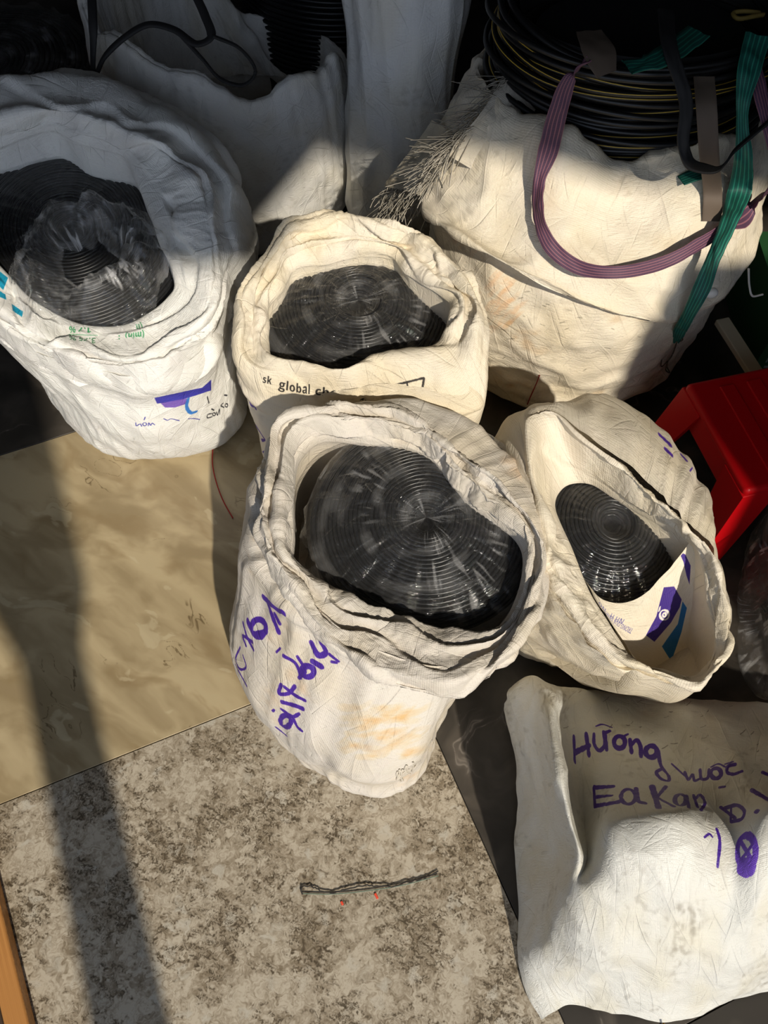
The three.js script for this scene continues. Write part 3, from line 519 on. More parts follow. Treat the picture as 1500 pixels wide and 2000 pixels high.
// --- sack A: white sack at the left with wide collar
{
  const g = thing('woven_sack', 'bright white sack with wide collar, green print and blue paint', 'sack', 'open sacks holding black pipe');
  const open = RP([[338, 560, .40], [326, 578, .39], [295, 605, .37], [243, 632, .36], [173, 634, .36], [132, 622, .36], [87, 598, .37], [52, 573, .38], [28, 546, .39], [-10, 505, .41], [-62, 440, .44], [-75, 370, .46], [-50, 310, .48], [0, 288, .49], [100, 256, .5], [150, 278, .5], [200, 292, .49], [240, 305, .48], [262, 350, .47], [295, 425, .45], [308, 470, .43], [330, 515, .42]]);
  const crest = RP([[420, 540, .43], [416, 594, .41], [395, 640, .39], [347, 675, .37], [277, 700, .36], [173, 695, .355], [90, 672, .36], [40, 640, .37], [-20, 590, .39], [-80, 520, .42], [-115, 420, .46], [-100, 320, .50], [-50, 262, .52], [0, 240, .53], [90, 222, .54], [180, 235, .54], [260, 268, .53], [340, 312, .51], [392, 365, .49], [415, 430, .47], [420, 490, .45]]);
  const out = RP([[499, 469, .36], [487, 532, .34], [463, 575, .33], [435, 650, .32], [405, 712, .31], [350, 742, .31], [277, 757, .31], [173, 740, .31], [90, 712, .31], [35, 680, .32], [-40, 620, .34], [-110, 540, .37], [-160, 430, .41], [-150, 310, .45], [-100, 230, .48], [-30, 185, .50], [60, 158, .51], [155, 148, .51], [240, 168, .50], [320, 205, .48], [400, 260, .46], [450, 320, .43], [485, 390, .40]]);
  const base = RP([[470, 820], [440, 860], [400, 878], [347, 888], [225, 890], [175, 860], [130, 800], [110, 720], [160, 640], [280, 600], [400, 640], [460, 730]], 0.006);
  const belly = RP([[470, 720], [455, 770], [400, 820], [300, 850], [200, 832], [110, 775], [60, 715], [40, 640], [90, 540], [230, 500], [360, 530], [450, 620]], 0.16);
  const geo = loft([scaleR(base, 0.05), base, belly, scaleR(out, 0.97, (t, q) => Math.min(q.y - 0.05, 0.27)), scaleR(out, 0.985, (t, q) => q.y - 0.015), mixR(out, crest, 0.5, undefined)], [4, 22, 22, 12, 8], (p, th, s) => bodyDisp(0.008, 0.005)(p, th, s) * smooth(0.7, 1.6, s));
  const [m, sk] = sackSkin('sack_body', g, geo, WHITE, { dirt: 0.06, off: 7, warm: [0.92, 0.91, 0.885], res: 1300 });
  patch(m, sk, ZA, '#3a37a8', [[870, 1088], [1000, 1060], [1140, 1030], [1190, 985], [1190, 1045], [1100, 1075], [1000, 1105], [885, 1120]]);
  patch(m, sk, ZA, '#7a5bb8', [[905, 1118], [1000, 1100], [1060, 1090], [1055, 1120], [985, 1142], [930, 1142]]);
  ink(m, sk, ZA, '#3f7fd0', 0.008, [[[1060, 1092], [1052, 1140], [1075, 1172], [1108, 1165]]]);
  ink(m, sk, ZA, '#4a49a0', 0.0022, [[[765, 1228], [768, 1246], [790, 1234], [798, 1248]], circ(815, 1236, 11, 9), [[835, 1246], [838, 1228], [850, 1244], [856, 1230], [872, 1240]], [[812, 1212], [818, 1196]], [[922, 1205], [945, 1214], [960, 1206], [1010, 1216]], [[1060, 1206], [1090, 1204], [1125, 1210]]]);
  ink(m, sk, ZA, '#26262c', 0.0026, [[[1195, 1176], [1170, 1182], [1168, 1200], [1196, 1194]], circ(1206, 1180, 9, 9), [[1220, 1168], [1226, 1186], [1236, 1150], [1238, 1180]], [[1192, 1150], [1206, 1158]], [[1258, 1118], [1244, 1130], [1262, 1142]], circ(1276, 1130, 8, 10), [[1264, 1072], [1280, 1074]], [[1168, 1080], [1172, 1098], [1178, 1118]]]);
  ink(m, sk, ZA, '#4c5fc0', 0.003, [[[555, 980], [590, 994], [622, 1004]]]);
  const cg = loft([mixR(out, crest, 0.12, (t, q) => q.y - 0.03), scaleR(out, 1.0), mixR(out, crest, 0.35, (t, q) => q.y + 0.035), mixR(out, crest, 0.75, (t, q) => q.y + 0.012), mixR(crest, open, 0.05, (t, q) => q.y + 0.012), mixR(crest, open, 0.5, (t, q) => q.y + 0.004), mixR(crest, open, 0.97, (t, q) => q.y), scaleR(open, 1.05, (t, q) => q.y - 0.05), scaleR(open, 1.03, 0.12)], [6, 14, 14, 12, 14, 14, 10, 12], cuffDisp(0.013, 1.0, 0.45, 6));
  const [m2, sk2] = sackSkin('wide_collar', g, cg, WHITE, { dirt: 0.08, off: 17, warm: [0.91, 0.90, 0.88], res: 1000 });
  print(m2, sk2, ZA, '#3c9a5f', '(min)', [812, 710], [706, 722], [815, 748]);
  print(m2, sk2, ZA, '#3c9a5f', ':', [678, 735], [664, 735], [678, 765]);
  print(m2, sk2, ZA, '#3c9a5f', '1.7 %', [515, 692], [388, 684], [515, 722]);
  print(m2, sk2, ZA, '#5b8a68', '3.75 %', [540, 748], [392, 738], [540, 776]);
  print(m2, sk2, ZA, '#3c9a5f', '(n', [800, 668], [762, 673], [800, 700]);
  ink(m2, sk2, ZA, '#3c9a5f', 0.001, [[[390, 730], [550, 736]]]);
  patch(m2, sk2, ZA, '#1493b8', [[-20, 360], [45, 412], [18, 480], [-20, 440]]); patch(m2, sk2, ZA, '#1493b8', [[-20, 475], [30, 505], [36, 535], [-20, 510]]); patch(m2, sk2, ZA, '#1493b8', [[66, 558], [130, 602], [124, 632], [72, 596]]);
  baseAt(g, V3(base.c.x, 0, base.c.z));
  coil('pipe_coil', 'black pipe coil with torn crumpled film loop in the bright white sack', { at: P(135, 445, 0.385), r0: 0.02, r1: 0.232, tilt: [0.26, -0.10], prof: (t) => 0.01 - 0.02 * t * t - 0.03 * (1 - smooth(0, 0.16, t)), film: { seed: 4.4, amp: 0.006, mat: M.filmThin } }, 'coils in the open sacks');
  // crumpled film pulled open over the coil: ring shaped sheet
  const rows = [], c = P(185, 500, 0.44), K = 40, N = 150;
  for (let i = 0; i <= K; i++) { const t = i / K, row = []; for (let j = 0; j <= N; j++) { const a = j / N * Math.PI * 2, ra = lerp(0.055, 0.15, t) * (1 + 0.22 * nz(Math.cos(a) * 1.6, Math.sin(a) * 1.6, 2)), x = Math.cos(a) * ra, z = Math.sin(a) * ra * 0.95; row.push(V3(c.x + x - 0.01, c.y - 0.035 + 0.05 * Math.sin(t * Math.PI) + 0.16 * crumple(x + 2, 0, z, 8, 4) - 0.02 * t * Math.max(0, Math.sin(a)), c.z + z)); } rows.push(row); }
  tag(mesh('plastic_film', gridGeo(rows, true, (i, j) => [j / N * 0.6, i / K * 0.15]), M.filmHazy), 'crumpled ring of clear plastic film lying in the bright white sack', 'film');
}
// --- sack D: leaning open sack with printed lining
{
  const g = thing('woven_sack', 'thin creamy sack with a slanted open mouth and purple and blue print inside', 'sack', 'open sacks holding black pipe');
  const open = RP([[1375, 1120, .34], [1380, 1170, .33], [1397, 1241, .32], [1388, 1290, .31], [1353, 1318, .31], [1298, 1305, .31], [1247, 1295, .31], [1214, 1248, .32], [1190, 1210, .33], [1155, 1153, .34], [1122, 1072, .35], [1087, 988, .335], [1097, 958, .325], [1118, 944, .32], [1155, 944, .32], [1199, 970, .32], [1262, 1008, .325], [1317, 1038, .335], [1357, 1068, .345]]);
  const rim = RP([[1400, 1110, .36], [1410, 1150, .35], [1427, 1208, .335], [1408, 1292, .33], [1364, 1342, .325], [1317, 1332, .325], [1243, 1306, .33], [1199, 1290, .335], [1140, 1230, .34], [1085, 1150, .355], [1055, 1060, .37], [1040, 960, .39], [1030, 870, .41], [1032, 812, .42], [1075, 803, .42], [1133, 852, .42], [1225, 925, .41], [1280, 977, .40], [1346, 1039, .385], [1385, 1075, .37]]);
  const out = RP([[1396, 1087, .30], [1412, 1150, .29], [1418, 1220, .27], [1395, 1290, .26], [1350, 1330, .26], [1280, 1325, .26], [1199, 1303, .26], [1130, 1275, .26], [1060, 1215, .27], [1010, 1130, .29], [970, 1000, .31], [962, 880, .33], [975, 828, .34], [1005, 801, .35], [1078, 786, .36], [1155, 768, .365], [1190, 776, .365], [1243, 804, .36], [1280, 841, .35], [1331, 892, .34], [1353, 925, .33], [1379, 969, .32], [1377, 1043, .31]]);
  const base = RC(0.345, -0.70, 0.165, 0.165, 0.006), belly = RC(0.335, -0.69, 0.19, 0.19, 0.14);
  const geo = loft([scaleR(base, 0.05), base, belly, scaleR(out, 0.98, (t, q) => q.y - 0.05), out, mixR(out, rim, 0.5, (t, q) => q.y + 0.02), mixR(out, rim, 0.93, (t, q) => q.y + 0.004)], [4, 20, 16, 10, 14, 14], (p, th, s) => bodyDisp(0.009, 0.006)(p, th, s) * smooth(0.7, 1.6, s));
  const [m, sk] = sackSkin('sack_body', g, geo, CREAM, { dirt: 0.12, off: 9, trans: 0.2, rough: 0.42, res: 800 });
  ink(m, sk, ZD, '#5a37a8', 0.010, [[[922, 352], [965, 392], [985, 410]], [0.007, [950, 425], [992, 465]], [0.005, [1035, 455], [1068, 492]], [0.004, [1085, 545], [1098, 528]]]);
  const cg = loft([mixR(out, rim, 0.9, (t, q) => q.y - 0.012), scaleR(rim, 1.0), mixR(rim, open, 0.25, (t, q) => q.y + 0.012), mixR(rim, open, 0.6, (t, q) => q.y), mixR(rim, open, 0.97, (t, q) => q.y - 0.005), scaleR(open, 1.07, (t, q) => q.y - 0.025), scaleR(open, 1.04, (t, q) => 0.19), mixR(scaleR(open, 0.9, 0.09), belly, 0.4, 0.08)], [5, 10, 12, 12, 12, 16, 14], cuffDisp(0.009, 0.8, 0.4, 4));
  const [m2, sk2] = sackSkin('rim_and_lining', g, cg, CREAM, { dirt: 0.15, off: 29, trans: 0.15 });
  const fg = netGeo([[[1135, 1120, .31], [1180, 1172, .30], [1245, 1168, .29], [1318, 1095, .315], [1352, 1050, .34]], [[1160, 1160, .30], [1192, 1205, .285], [1255, 1205, .27], [1325, 1150, .27], [1366, 1105, .305]], [[1185, 1205, .29], [1212, 1240, .265], [1268, 1242, .235], [1335, 1220, .225], [1378, 1185, .27]], [[1215, 1255, .28], [1240, 1285, .22], [1300, 1300, .175], [1350, 1300, .175], [1388, 1255, .25]], [[1235, 1285, .27], [1260, 1310, .16], [1310, 1335, .12], [1360, 1335, .12], [1395, 1280, .23]]].map((r) => r.map((q) => P(...q))), 14, 14, (p) => 0.012 * crumple(p.x, p.y, p.z, 10, 2));
  const [m3, sk3] = sackSkin('printed_lining', g, fg, CREAM, { dirt: 0.1, off: 33, res: 2000 }); m3.userData.label = 'inside cloth with purple and blue print';
  patch(m3, sk3, ZD, '#3f2b86', [[945, 1165], [1000, 1160], [1040, 1230], [1030, 1270], [985, 1350], [895, 1455], [850, 1420], [905, 1320], [925, 1240]]);
  patch(m3, sk3, ZD, '#1f6fb5', [[1045, 1240], [1068, 1275], [1040, 1400], [985, 1560], [935, 1480], [970, 1430], [1020, 1360]]);
  patch(m3, sk3, ZD, '#3f2b86', [[1025, 975], [1060, 990], [1088, 1050], [1082, 1150], [1065, 1100], [1050, 1030]]);
  ink(m3, sk3, ZD, '#efeae2', 0.003, [circ(948, 1312, 24, 26), circ(948, 1312, 9, 11), [[925, 1270], [920, 1290]]]);
  print(m3, sk3, ZD, '#5a55a0', 'TRONG QUÁ TRÌNH', [785, 1385], [635, 1290], [768, 1412], '100px sans-serif');
  print(m3, sk3, ZD, '#5a55a0', 'ẢNH HƯỞNG', [755, 1342], [600, 1240], [738, 1368], '100px sans-serif');
  baseAt(g, V3(base.c.x, 0, base.c.z));
  coil('pipe_coil', 'shrink wrapped black pipe coil in the thin sack with the slanted mouth', { at: P(1190, 1030, 0.272), r0: 0.014, r1: 0.150, tilt: [0.16, -0.08], prof: (t) => 0.03 - 0.05 * t * t - 0.02 * (1 - smooth(0, 0.16, t)), film: { seed: 11.2, amp: 0.006, mat: M.filmThin, skirt: [0.3, 2.5, 0.014] } }, 'coils in the open sacks');
}

// --- sack F: closed sack lying at the right front (net of points, back to front)
{
  const g = thing('woven_sack', 'closed white sack lettered in purple marker, lying on the dark tiles by the thin sack', 'sack');
  const px = [
    [[1010, 1350, 0], [1040, 1345, 0], [1080, 1350, 0], [1130, 1352, 0], [1200, 1358, 0], [1320, 1366, 0], [1420, 1372, 0], [1520, 1380, 0], [1640, 1390, 0], [1760, 1400, 0]],
    [[998, 1352, .12], [1038, 1322, .17], [1078, 1336, .15], [1130, 1348, .09], [1200, 1360, .07], [1320, 1370, .07], [1420, 1375, .07], [1520, 1384, .07], [1660, 1395, .07], [1800, 1400, .02]],
    [[990, 1390, .07], [1040, 1385, .20], [1074, 1395, .27], [1105, 1405, .17], [1200, 1425, .14], [1320, 1435, .15], [1420, 1440, .15], [1520, 1445, .15], [1680, 1450, .14], [1830, 1450, .02]],
    [[1010, 1490, .04], [1056, 1490, .19], [1090, 1500, .32], [1120, 1510, .20], [1200, 1500, .21], [1320, 1510, .24], [1420, 1510, .24], [1520, 1510, .24], [1700, 1510, .22], [1860, 1500, .02]],
    [[1013, 1590, .02], [1075, 1590, .17], [1112, 1600, .32], [1140, 1615, .22], [1200, 1560, .27], [1310, 1565, .325], [1420, 1575, .31], [1520, 1560, .33], [1720, 1570, .27], [1880, 1560, .02]],
    [[1008, 1670, .01], [1085, 1670, .16], [1128, 1672, .30], [1150, 1670, .27], [1195, 1620, .345], [1310, 1605, .375], [1425, 1645, .345], [1520, 1595, .375], [1730, 1620, .28], [1890, 1620, .02]],
    [[1010, 1760, .006], [1070, 1760, .14], [1105, 1745, .24], [1140, 1740, .29], [1210, 1730, .335], [1310, 1730, .345], [1420, 1750, .325], [1520, 1710, .355], [1730, 1720, .27], [1890, 1700, .02]],
    [[1016, 1850, .006], [1052, 1850, .08], [1090, 1840, .15], [1140, 1850, .20], [1210, 1850, .235], [1310, 1850, .235], [1420, 1855, .235], [1520, 1830, .26], [1730, 1810, .20], [1880, 1780, .02]],
    [[1026, 1930, .006], [1058, 1905, .035], [1085, 1900, .06], [1130, 1905, .09], [1210, 1915, .12], [1310, 1930, .11], [1420, 1925, .12], [1520, 1890, .13], [1720, 1870, .10], [1850, 1830, .02]],
    [[1058, 1992, .006], [1080, 1975, .012], [1108, 1960, .012], [1150, 1962, .01], [1210, 1978, .008], [1290, 1996, .006], [1400, 1965, .008], [1520, 1930, .008], [1700, 1900, .006], [1820, 1850, .006]]];
  const geo = netGeo(px.map((r) => r.map(([u, v, h]) => P(u, v, h))), 26, 26, (p) => 0.014 * crumple(p.x, p.y, p.z, 6, 2) + 0.012 * ridge(nz(p.x * 9 + p.z * 5, p.y * 4, p.z * 3 - p.x * 4)) + 0.004 * crumple(p.x + 5, p.y, p.z, 17, 2));
  const [m, sk] = sackSkin('sack_body', g, geo, [0.86, 0.855, 0.825], { dirt: 0.45, off: 41, rough: 0.36, spec: 0.6, bump: 0.004, res: 1500 });
  const W = 0.011;
  ink(m, sk, ZF, PURPLE, W, [[[552, 400], [556, 516]], [[612, 385], [626, 490]], [[558, 474], [628, 440]], [0.009, [650, 385], [652, 435], [676, 465], [702, 440], [698, 375]], [0.009, [704, 375], [712, 460]], [0.008, [706, 378], [728, 368]], circ(775, 424, 27, 30), [0.004, [660, 346], [690, 337], [738, 352]], [0.006, [795, 395], [815, 385]],
    [0.009, [826, 412], [834, 476]], [0.009, [830, 440], [858, 414], [876, 440], [880, 494]], circ(930, 470, 28, 28), [0.008, [964, 468], [978, 540], [1016, 592], [1015, 612], [980, 604], [955, 572], [978, 556]],
    [0.004, [1030, 530], [1065, 562], [1100, 595]], [0.008, [1094, 572], [1112, 606], [1132, 582], [1142, 612], [1164, 604]], [0.008, [1168, 560], [1176, 604], [1204, 600], [1212, 558]], circ(1246, 576, 25, 25), [0.005, [1222, 545], [1258, 530], [1292, 545]], [0.006, [1262, 645], [1290, 641]], [0.009, [1340, 532], [1306, 540], [1300, 570], [1330, 580], [1374, 566]], [0.005, [1290, 531], [1330, 519]], [0.009, [1474, 572], [1515, 590]],
    [[650, 645], [654, 736]], [[650, 646], [745, 640]], [0.009, [655, 692], [738, 684]], [[655, 736], [772, 715]], circ(818, 690, 36, 36), [0.012, [856, 650], [868, 712], [900, 722]], [0.014, [934, 640], [966, 746]], [0.009, [1002, 640], [955, 695]], [0.009, [950, 690], [1042, 738]], circ(1072, 706, 27, 28), [0.010, [1102, 685], [1114, 745]], [0.008, [1136, 682], [1156, 742]], [0.008, [1148, 700], [1168, 680], [1192, 722], [1172, 756]],
    [0.010, [1270, 742], [1340, 795]], [0.011, [1292, 745], [1350, 732], [1384, 760], [1372, 798], [1322, 812]], [0.007, [1320, 745], [1318, 806]], [0.012, [1440, 760], [1450, 763]], [0.013, [1422, 658], [1520, 715]],
    [0.005, [1190, 888], [1214, 872], [1228, 886]], [0.008, [1250, 848], [1264, 900], [1254, 1030]]], 0.9);
  ink(m, sk, ZF, '#6a45b8', 0.016, [circ(1395, 960, 44, 82), circ(1393, 1035, 34, 26), [0.010, [1362, 900], [1432, 1020]], [0.010, [1432, 915], [1362, 1005]], [0.010, [1380, 1000], [1400, 1060]]], 0.8);
  ink(m, sk, ZF, '#4b463d', 0.0018, Array.from({ length: 34 }, () => { const x = rr(480, 1480), y = rr(170, 480), a = rr(-0.9, 0.1), l = rr(8, 40); return [rr(0.001, 0.003), [x, y], [x + l * Math.cos(a) * 0.5, y + l * Math.sin(a) * 0.5 + 2], [x + l * Math.cos(a), y + l * Math.sin(a)]]; }), 0.45);
  baseAt(g, P(1300, 1700, 0));
}

// --- sack E: big sack with cable, folded collar
const onE = [], EC = V3(0.415, 0, -1.385);
{
  const g = thing('woven_sack', 'big dirty cream sack with folded collar and frayed corner, holding the cable coil', 'sack');
  const base = RC(EC.x, EC.z, 0.26, 0.25, 0.006), belly = RC(EC.x, EC.z, 0.315, 0.275, 0.14), mid = RC(EC.x, EC.z, 0.322, 0.29, 0.30), up = RC(EC.x + 0.005, EC.z - 0.025, 0.31, 0.265, 0.42), top = RC(EC.x + 0.035, EC.z - 0.085, 0.285, 0.21, 0.50);
  const geo = loft([scaleR(base, 0.05), base, belly, mid, up, top], [4, 20, 20, 18, 12], (p, th, s) => (0.026 * crumple(p.x, p.y * 1.2, p.z, 5, 2) + bodyDisp(0.012)(p, th, s) + 0.010 * (0.4 - Math.abs(nz(p.x * 2, p.y * 26 + nz(p.x * 4, p.y * 4, p.z * 4) * 2, p.z * 2))) * (1 - smooth(0.15, 0.26, p.y))) * smooth(0.7, 1.5, s));
  const [eb, esk] = sackSkin('sack_body', g, geo, CREAM, { stain: 0.5, dirt: 0.3, off: 51, res: 900 }); onE.push(eb);
  for (const [u0, u1, v0, v1, n] of [[885, 990, 390, 500, 70], [945, 1010, 540, 650, 60]]) ink(eb, esk, [0, 0, 1], '#cf8a3e', 0.004, Array.from({ length: n }, () => { const u = rr(u0, u1), v = rr(v0, v1), l = rr(5, 30); return [rr(0.003, 0.012), [u, v], [u + l * 0.5, v - l * 0.6 + rr(-5, 5)], [u + l, v - l]]; }), 0.028);
  ink(eb, esk, [0, 0, 1], '#4a443a', 0.0015, Array.from({ length: 40 }, () => { const u = rr(960, 1300), v = rr(500, 740), l = rr(3, 16); return [rr(0.0008, 0.002), [u, v], [u + l, v + rr(-4, 4)]]; }), 0.35);
  const hang = (t) => 0.36 + 0.06 * Math.cos(t - 2.6) + 0.03 * Math.sin(t * 3 + 1);
  const cg = loft([RC(EC.x, EC.z, 0.338, 0.303, (t) => hang(t) - 0.005), RC(EC.x, EC.z, 0.345, 0.31, (t) => hang(t)), RC(EC.x + 0.005, EC.z - 0.025, 0.328, 0.285, 0.445), RC(EC.x + 0.042, EC.z - 0.10, 0.285, 0.215, (t) => 0.53 + 0.06 * smooth(0.3, 0.95, Math.cos(t - 2.9)) + 0.012 * Math.sin(t * 7)), RC(EC.x + 0.045, EC.z - 0.105, 0.268, 0.195, (t) => 0.525 + 0.02 * Math.sin(t * 5 + 2)), RC(EC.x + 0.045, EC.z - 0.105, 0.26, 0.19, 0.42)], [3, 18, 18, 12, 10], (p, th, s) => 0.012 * nz(p.x * 5, p.y * 5, p.z * 5) + 0.024 * ridge(nz(p.x * 6 + p.y * 8, p.y * 3, p.z * 7)) + 0.014 * ridge(nz(p.x * 3 + 4, p.y * 17 + p.x * 5, p.z * 4)) + 0.006 * crumple(p.x + 8, p.y, p.z, 15, 2) + 0.012 * smooth(2.6, 3.4, s) * nz(Math.cos(th) * 8, Math.sin(th) * 8, s));
  const [ec] = sackSkin('folded_collar', g, cg, CREAM, { dirt: 0.5, off: 57, stain: 0.12 }); onE.push(ec);
  // frayed corner: a torn flap and its loose tapes
  const flap = netGeo([[P(985, 150, .60), P(1010, 175, .585), P(1045, 215, .565)], [P(935, 225, .58), P(970, 245, .565), P(1010, 285, .545)], [P(870, 300, .53), P(920, 330, .50), P(985, 370, .465)]].map((r) => r), 16, 16, (p) => 0.012 * crumple(p.x, p.y, p.z, 14, 3));
  sackSkin('torn_flap', g, flap, [0.80, 0.77, 0.71], { dirt: 0.6, off: 61 });
  const bits = [], strand = (p, d, l, w) => { const pts = [], b = V3(rr(-1, 1), rr(-0.6, 0.4), rr(-1, 1)).multiplyScalar(l * 0.35); for (let k = 0; k <= 6; k++) { const t = k / 6; pts.push(p.clone().addScaledVector(d, l * t).addScaledVector(b, t * t).add(V3(0, -0.25 * l * t * t, 0))); } bits.push(sweep(pts, w, 3, false, 0.4)); };
  const edge = curve([P(1005, 140, .605), P(960, 190, .59), P(915, 250, .565), P(868, 305, .53), P(850, 345, .49)], 60);
  for (let i = 0; i < 250; i++) { const p = edge[Math.floor(rnd() * 61)]; strand(p.clone().add(V3(rr(-.006, .006), rr(-.01, .004), rr(-.006, .006))), V3(rr(-1.4, -0.25), rr(-0.5, 0.25), rr(-0.35, 0.8)).normalize(), rr(0.02, 0.085), rr(0.0008, 0.0016)); }
  const low = curve([P(905, 330, .42), P(855, 360, .40), P(800, 375, .38), P(765, 380, .37)], 40);
  for (let i = 0; i < 190; i++) { const p = low[Math.floor(rnd() * 41)]; strand(p.clone().add(V3(rr(-.012, .012), rr(-.03, .02), rr(-.04, .02))), V3(rr(-1.1, 0.1), rr(-0.5, 0.2), rr(0.2, 1)).normalize(), rr(0.02, 0.075), rr(0.0008, 0.0017)); }
  const fr = mesh('frayed_tapes', mergeGeometries(bits), std({ color: '#b9b2a4', roughness: 0.7 }), g); fr.userData = { kind: 'stuff', label: 'frayed loose plastic tapes' };
  const tail = netGeo([[P(845, 235, .50), P(880, 260, .52), P(905, 300, .52)], [P(800, 300, .44), P(840, 320, .47), P(880, 345, .47)], [P(750, 365, .37), P(800, 375, .41), P(850, 395, .41)]], 16, 16, (p) => 0.02 * crumple(p.x, p.y, p.z, 12, 3));
  sackSkin('torn_tail', g, tail, [0.86, 0.82, 0.74], { dirt: 0.5, off: 65 });
  const kn = mesh('white_knob', new THREE.SphereGeometry(0.014, 24, 16), std({ color: '#e9e4da', roughness: 0.25 }), g); kn.scale.set(1, 0.8, 0.7); kn.position.copy(onto(onE, 1388, 572, 0.002, .3)); kn.userData.label = 'small round white plastic knob';
  baseAt(g, EC.clone()); g.updateMatrixWorld(true);
}
{ // cable coil standing in sack E
  const g = thing('cable_coil', 'large coil of black cable with thin yellow stripes tied with straps', 'cable coil');
  const seg = 90, K = V3(EC.x + 0.05, 0, EC.z - 0.115), layers = 25;
  for (let L = 0; L < layers; L++) for (const r0 of [0.258, 0.246, 0.234]) {
    if (r0 < 0.24 && L < layers - 8) continue;
    const loop = [], y0 = 0.44 + L * 0.0108 + rr(-.003, .003), cx = K.x + rr(-.012, .012), cz = K.z + rr(-.010, .010), rx = r0 + rr(-.016, .006), ph = rr(0, 6), tl = rr(-.012, .012);
    for (let k = 0; k <= seg; k++) { const a = k / seg * Math.PI * 2; loop.push(V3(cx + rx * 1.04 * Math.cos(a), y0 + tl * Math.sin(a + ph) + 0.004 * Math.sin(a * 3 + ph) - 0.012 * smooth(0.3, 1, Math.sin(a)), cz + (rx - 0.062) * Math.sin(a))); }
    const lm = mesh('cable_loop', sweep(loop, 0.0050, 7), M.cable, g);
    if (rnd() < 0.42) { const up = rr(0.2, 1.0); mesh('yellow_stripe', sweep(loop.map((p) => { const d = V3(p.x - cx, 0, p.z - cz).normalize(); return p.clone().addScaledVector(d, Math.cos(up) * 0.0046).add(V3(0, Math.sin(up) * 0.0046, 0)); }), 0.0010, 4), M.yellow, lm); }
  }
  const it = mesh('inner_turns', new THREE.CylinderGeometry(0.225, 0.225, 0.27, 48, 1, true), M.core, g); it.position.set(K.x, 0.56, K.z); it.scale.z = 0.72;
  const itp = mesh('inner_top', new THREE.CylinderGeometry(0.19, 0.19, 0.02, 48), M.core, g); itp.position.set(K.x, 0.64, K.z); itp.scale.z = 0.7;
  baseAt(g, V3(EC.x, 0.40, EC.z));
}
// straps on sack E
const X = (s) => V3(s, 0, 0);
const O = (u, v, l, h) => onto(onE, u, v, l, h);
tag(mesh('webbing_strap', ribbon([P(1150, 115, .73), P(1115, 150, .71), P(1092, 210, .66), O(1072, 290, .03, .55), O(1052, 360, .03, .52), O(1052, 420, .03, .475), O(1075, 480, .03, .445), O(1130, 522, .035, .425), O(1200, 532, .04, .42), O(1290, 515, .04, .425), O(1360, 480, .04, .44), O(1420, 440, .03, .47), O(1470, 400, .03, .50), P(1520, 340, .58), P(1495, 220, .66), P(1470, 120, .70)], [V3(.014, .006, 0), V3(.014, .006, 0), V3(.016, 0, 0), V3(.018, 0, 0), V3(.010, .010, 0), V3(.006, .012, .004), V3(.007, .010, -.006), V3(.002, .010, -.007), V3(0, .008, -.007), V3(.002, .010, -.008), V3(.006, .012, -.010), V3(.006, .010, -.012), V3(.006, .010, -.012), V3(.012, 0, 0), V3(.012, 0, 0), V3(.012, 0, 0)], 0.002, 160, 0.003), M.strapPurple), 'purple woven strap looping down over the front of the big cream sack', 'strap');
tag(mesh('webbing_strap', ribbon([P(1480, 70, .72), P(1462, 140, .70), P(1450, 220, .66), P(1452, 300, .61), O(1445, 370, .05, .54), O(1425, 430, .07, .51), O(1395, 500, .07, .475), O(1372, 560, .06, .44), O(1345, 615, .045, .40), O(1326, 650, .025, .375), O(1320, 668, .014, .355)], [V3(.022, 0, 0), V3(.018, 0, .004), V3(.008, 0, .008), V3(.014, 0, .004), V3(.020, 0, .004), V3(.014, .006, .004), V3(.008, .006, .008), V3(.014, 0, .006), V3(.010, .004, .006), V3(.011, 0, .004), V3(.006, 0, .002)], 0.004, 130, 0.005), M.strapGreen), 'green woven strap hanging down the big sack, its end wound with wire', 'strap');
tag(mesh('webbing_strap', ribbon([P(1225, 130, .735), P(1270, 122, .735), P(1320, 95, .735), P(1365, 62, .735)], [V3(.004, .0, .020), V3(.004, 0, .020), V3(.008, 0, .022), V3(.010, 0, .020)], 0.002, 50, 0.003), M.strapGreen), 'short green strap band lying across the top of the cable coil', 'strap');
tag(mesh('webbing_strap', ribbon([O(1330, 352, .014, .52), O(1362, 340, .014, .53), O(1400, 330, .016, .54)], [V3(0, 0, .014), V3(0, 0, .016), V3(0, 0, .010)], 0.002, 30, 0.003), M.strapGreen), 'folded green strap scrap tucked at the collar under the black strap', 'strap');
tag(mesh('tie_strap', ribbon([P(1300, 20, .745), P(1310, 100, .745), P(1340, 200, .70), P(1335, 280, .65), P(1350, 320, .62), P(1400, 330, .62), P(1440, 290, .63), P(1510, 230, .66)], Array.from({ length: 8 }, (_, i) => V3(.013 - .001 * i, 0, i > 3 ? -.010 : 0)), 0.003, 90, 0.002), M.strapBlack), 'black tie strap drooping across the cable coil', 'strap');
tag(mesh('tie_strap', ribbon([P(1375, 150, .70), P(1380, 210, .68), P(1385, 300, .61), O(1392, 380, .02, .525), O(1390, 432, .012, .50)], Array.from({ length: 5 }, () => X(.017)), 0.0015, 60, 0.001), M.strapBrown), 'flat grey-brown strap hanging straight over the collar between green and black straps', 'strap');
tag(mesh('tape_scrap', ribbon([P(1150, 60, .735), P(1170, 100, .735), P(1185, 145, .72)], [V3(.022, 0, .004), V3(.028, 0, .004), V3(.018, 0, .010)], 0.001, 30, 0.002), M.strapBrown), 'bent piece of brown-grey tape stuck on the cable loops', 'tape');
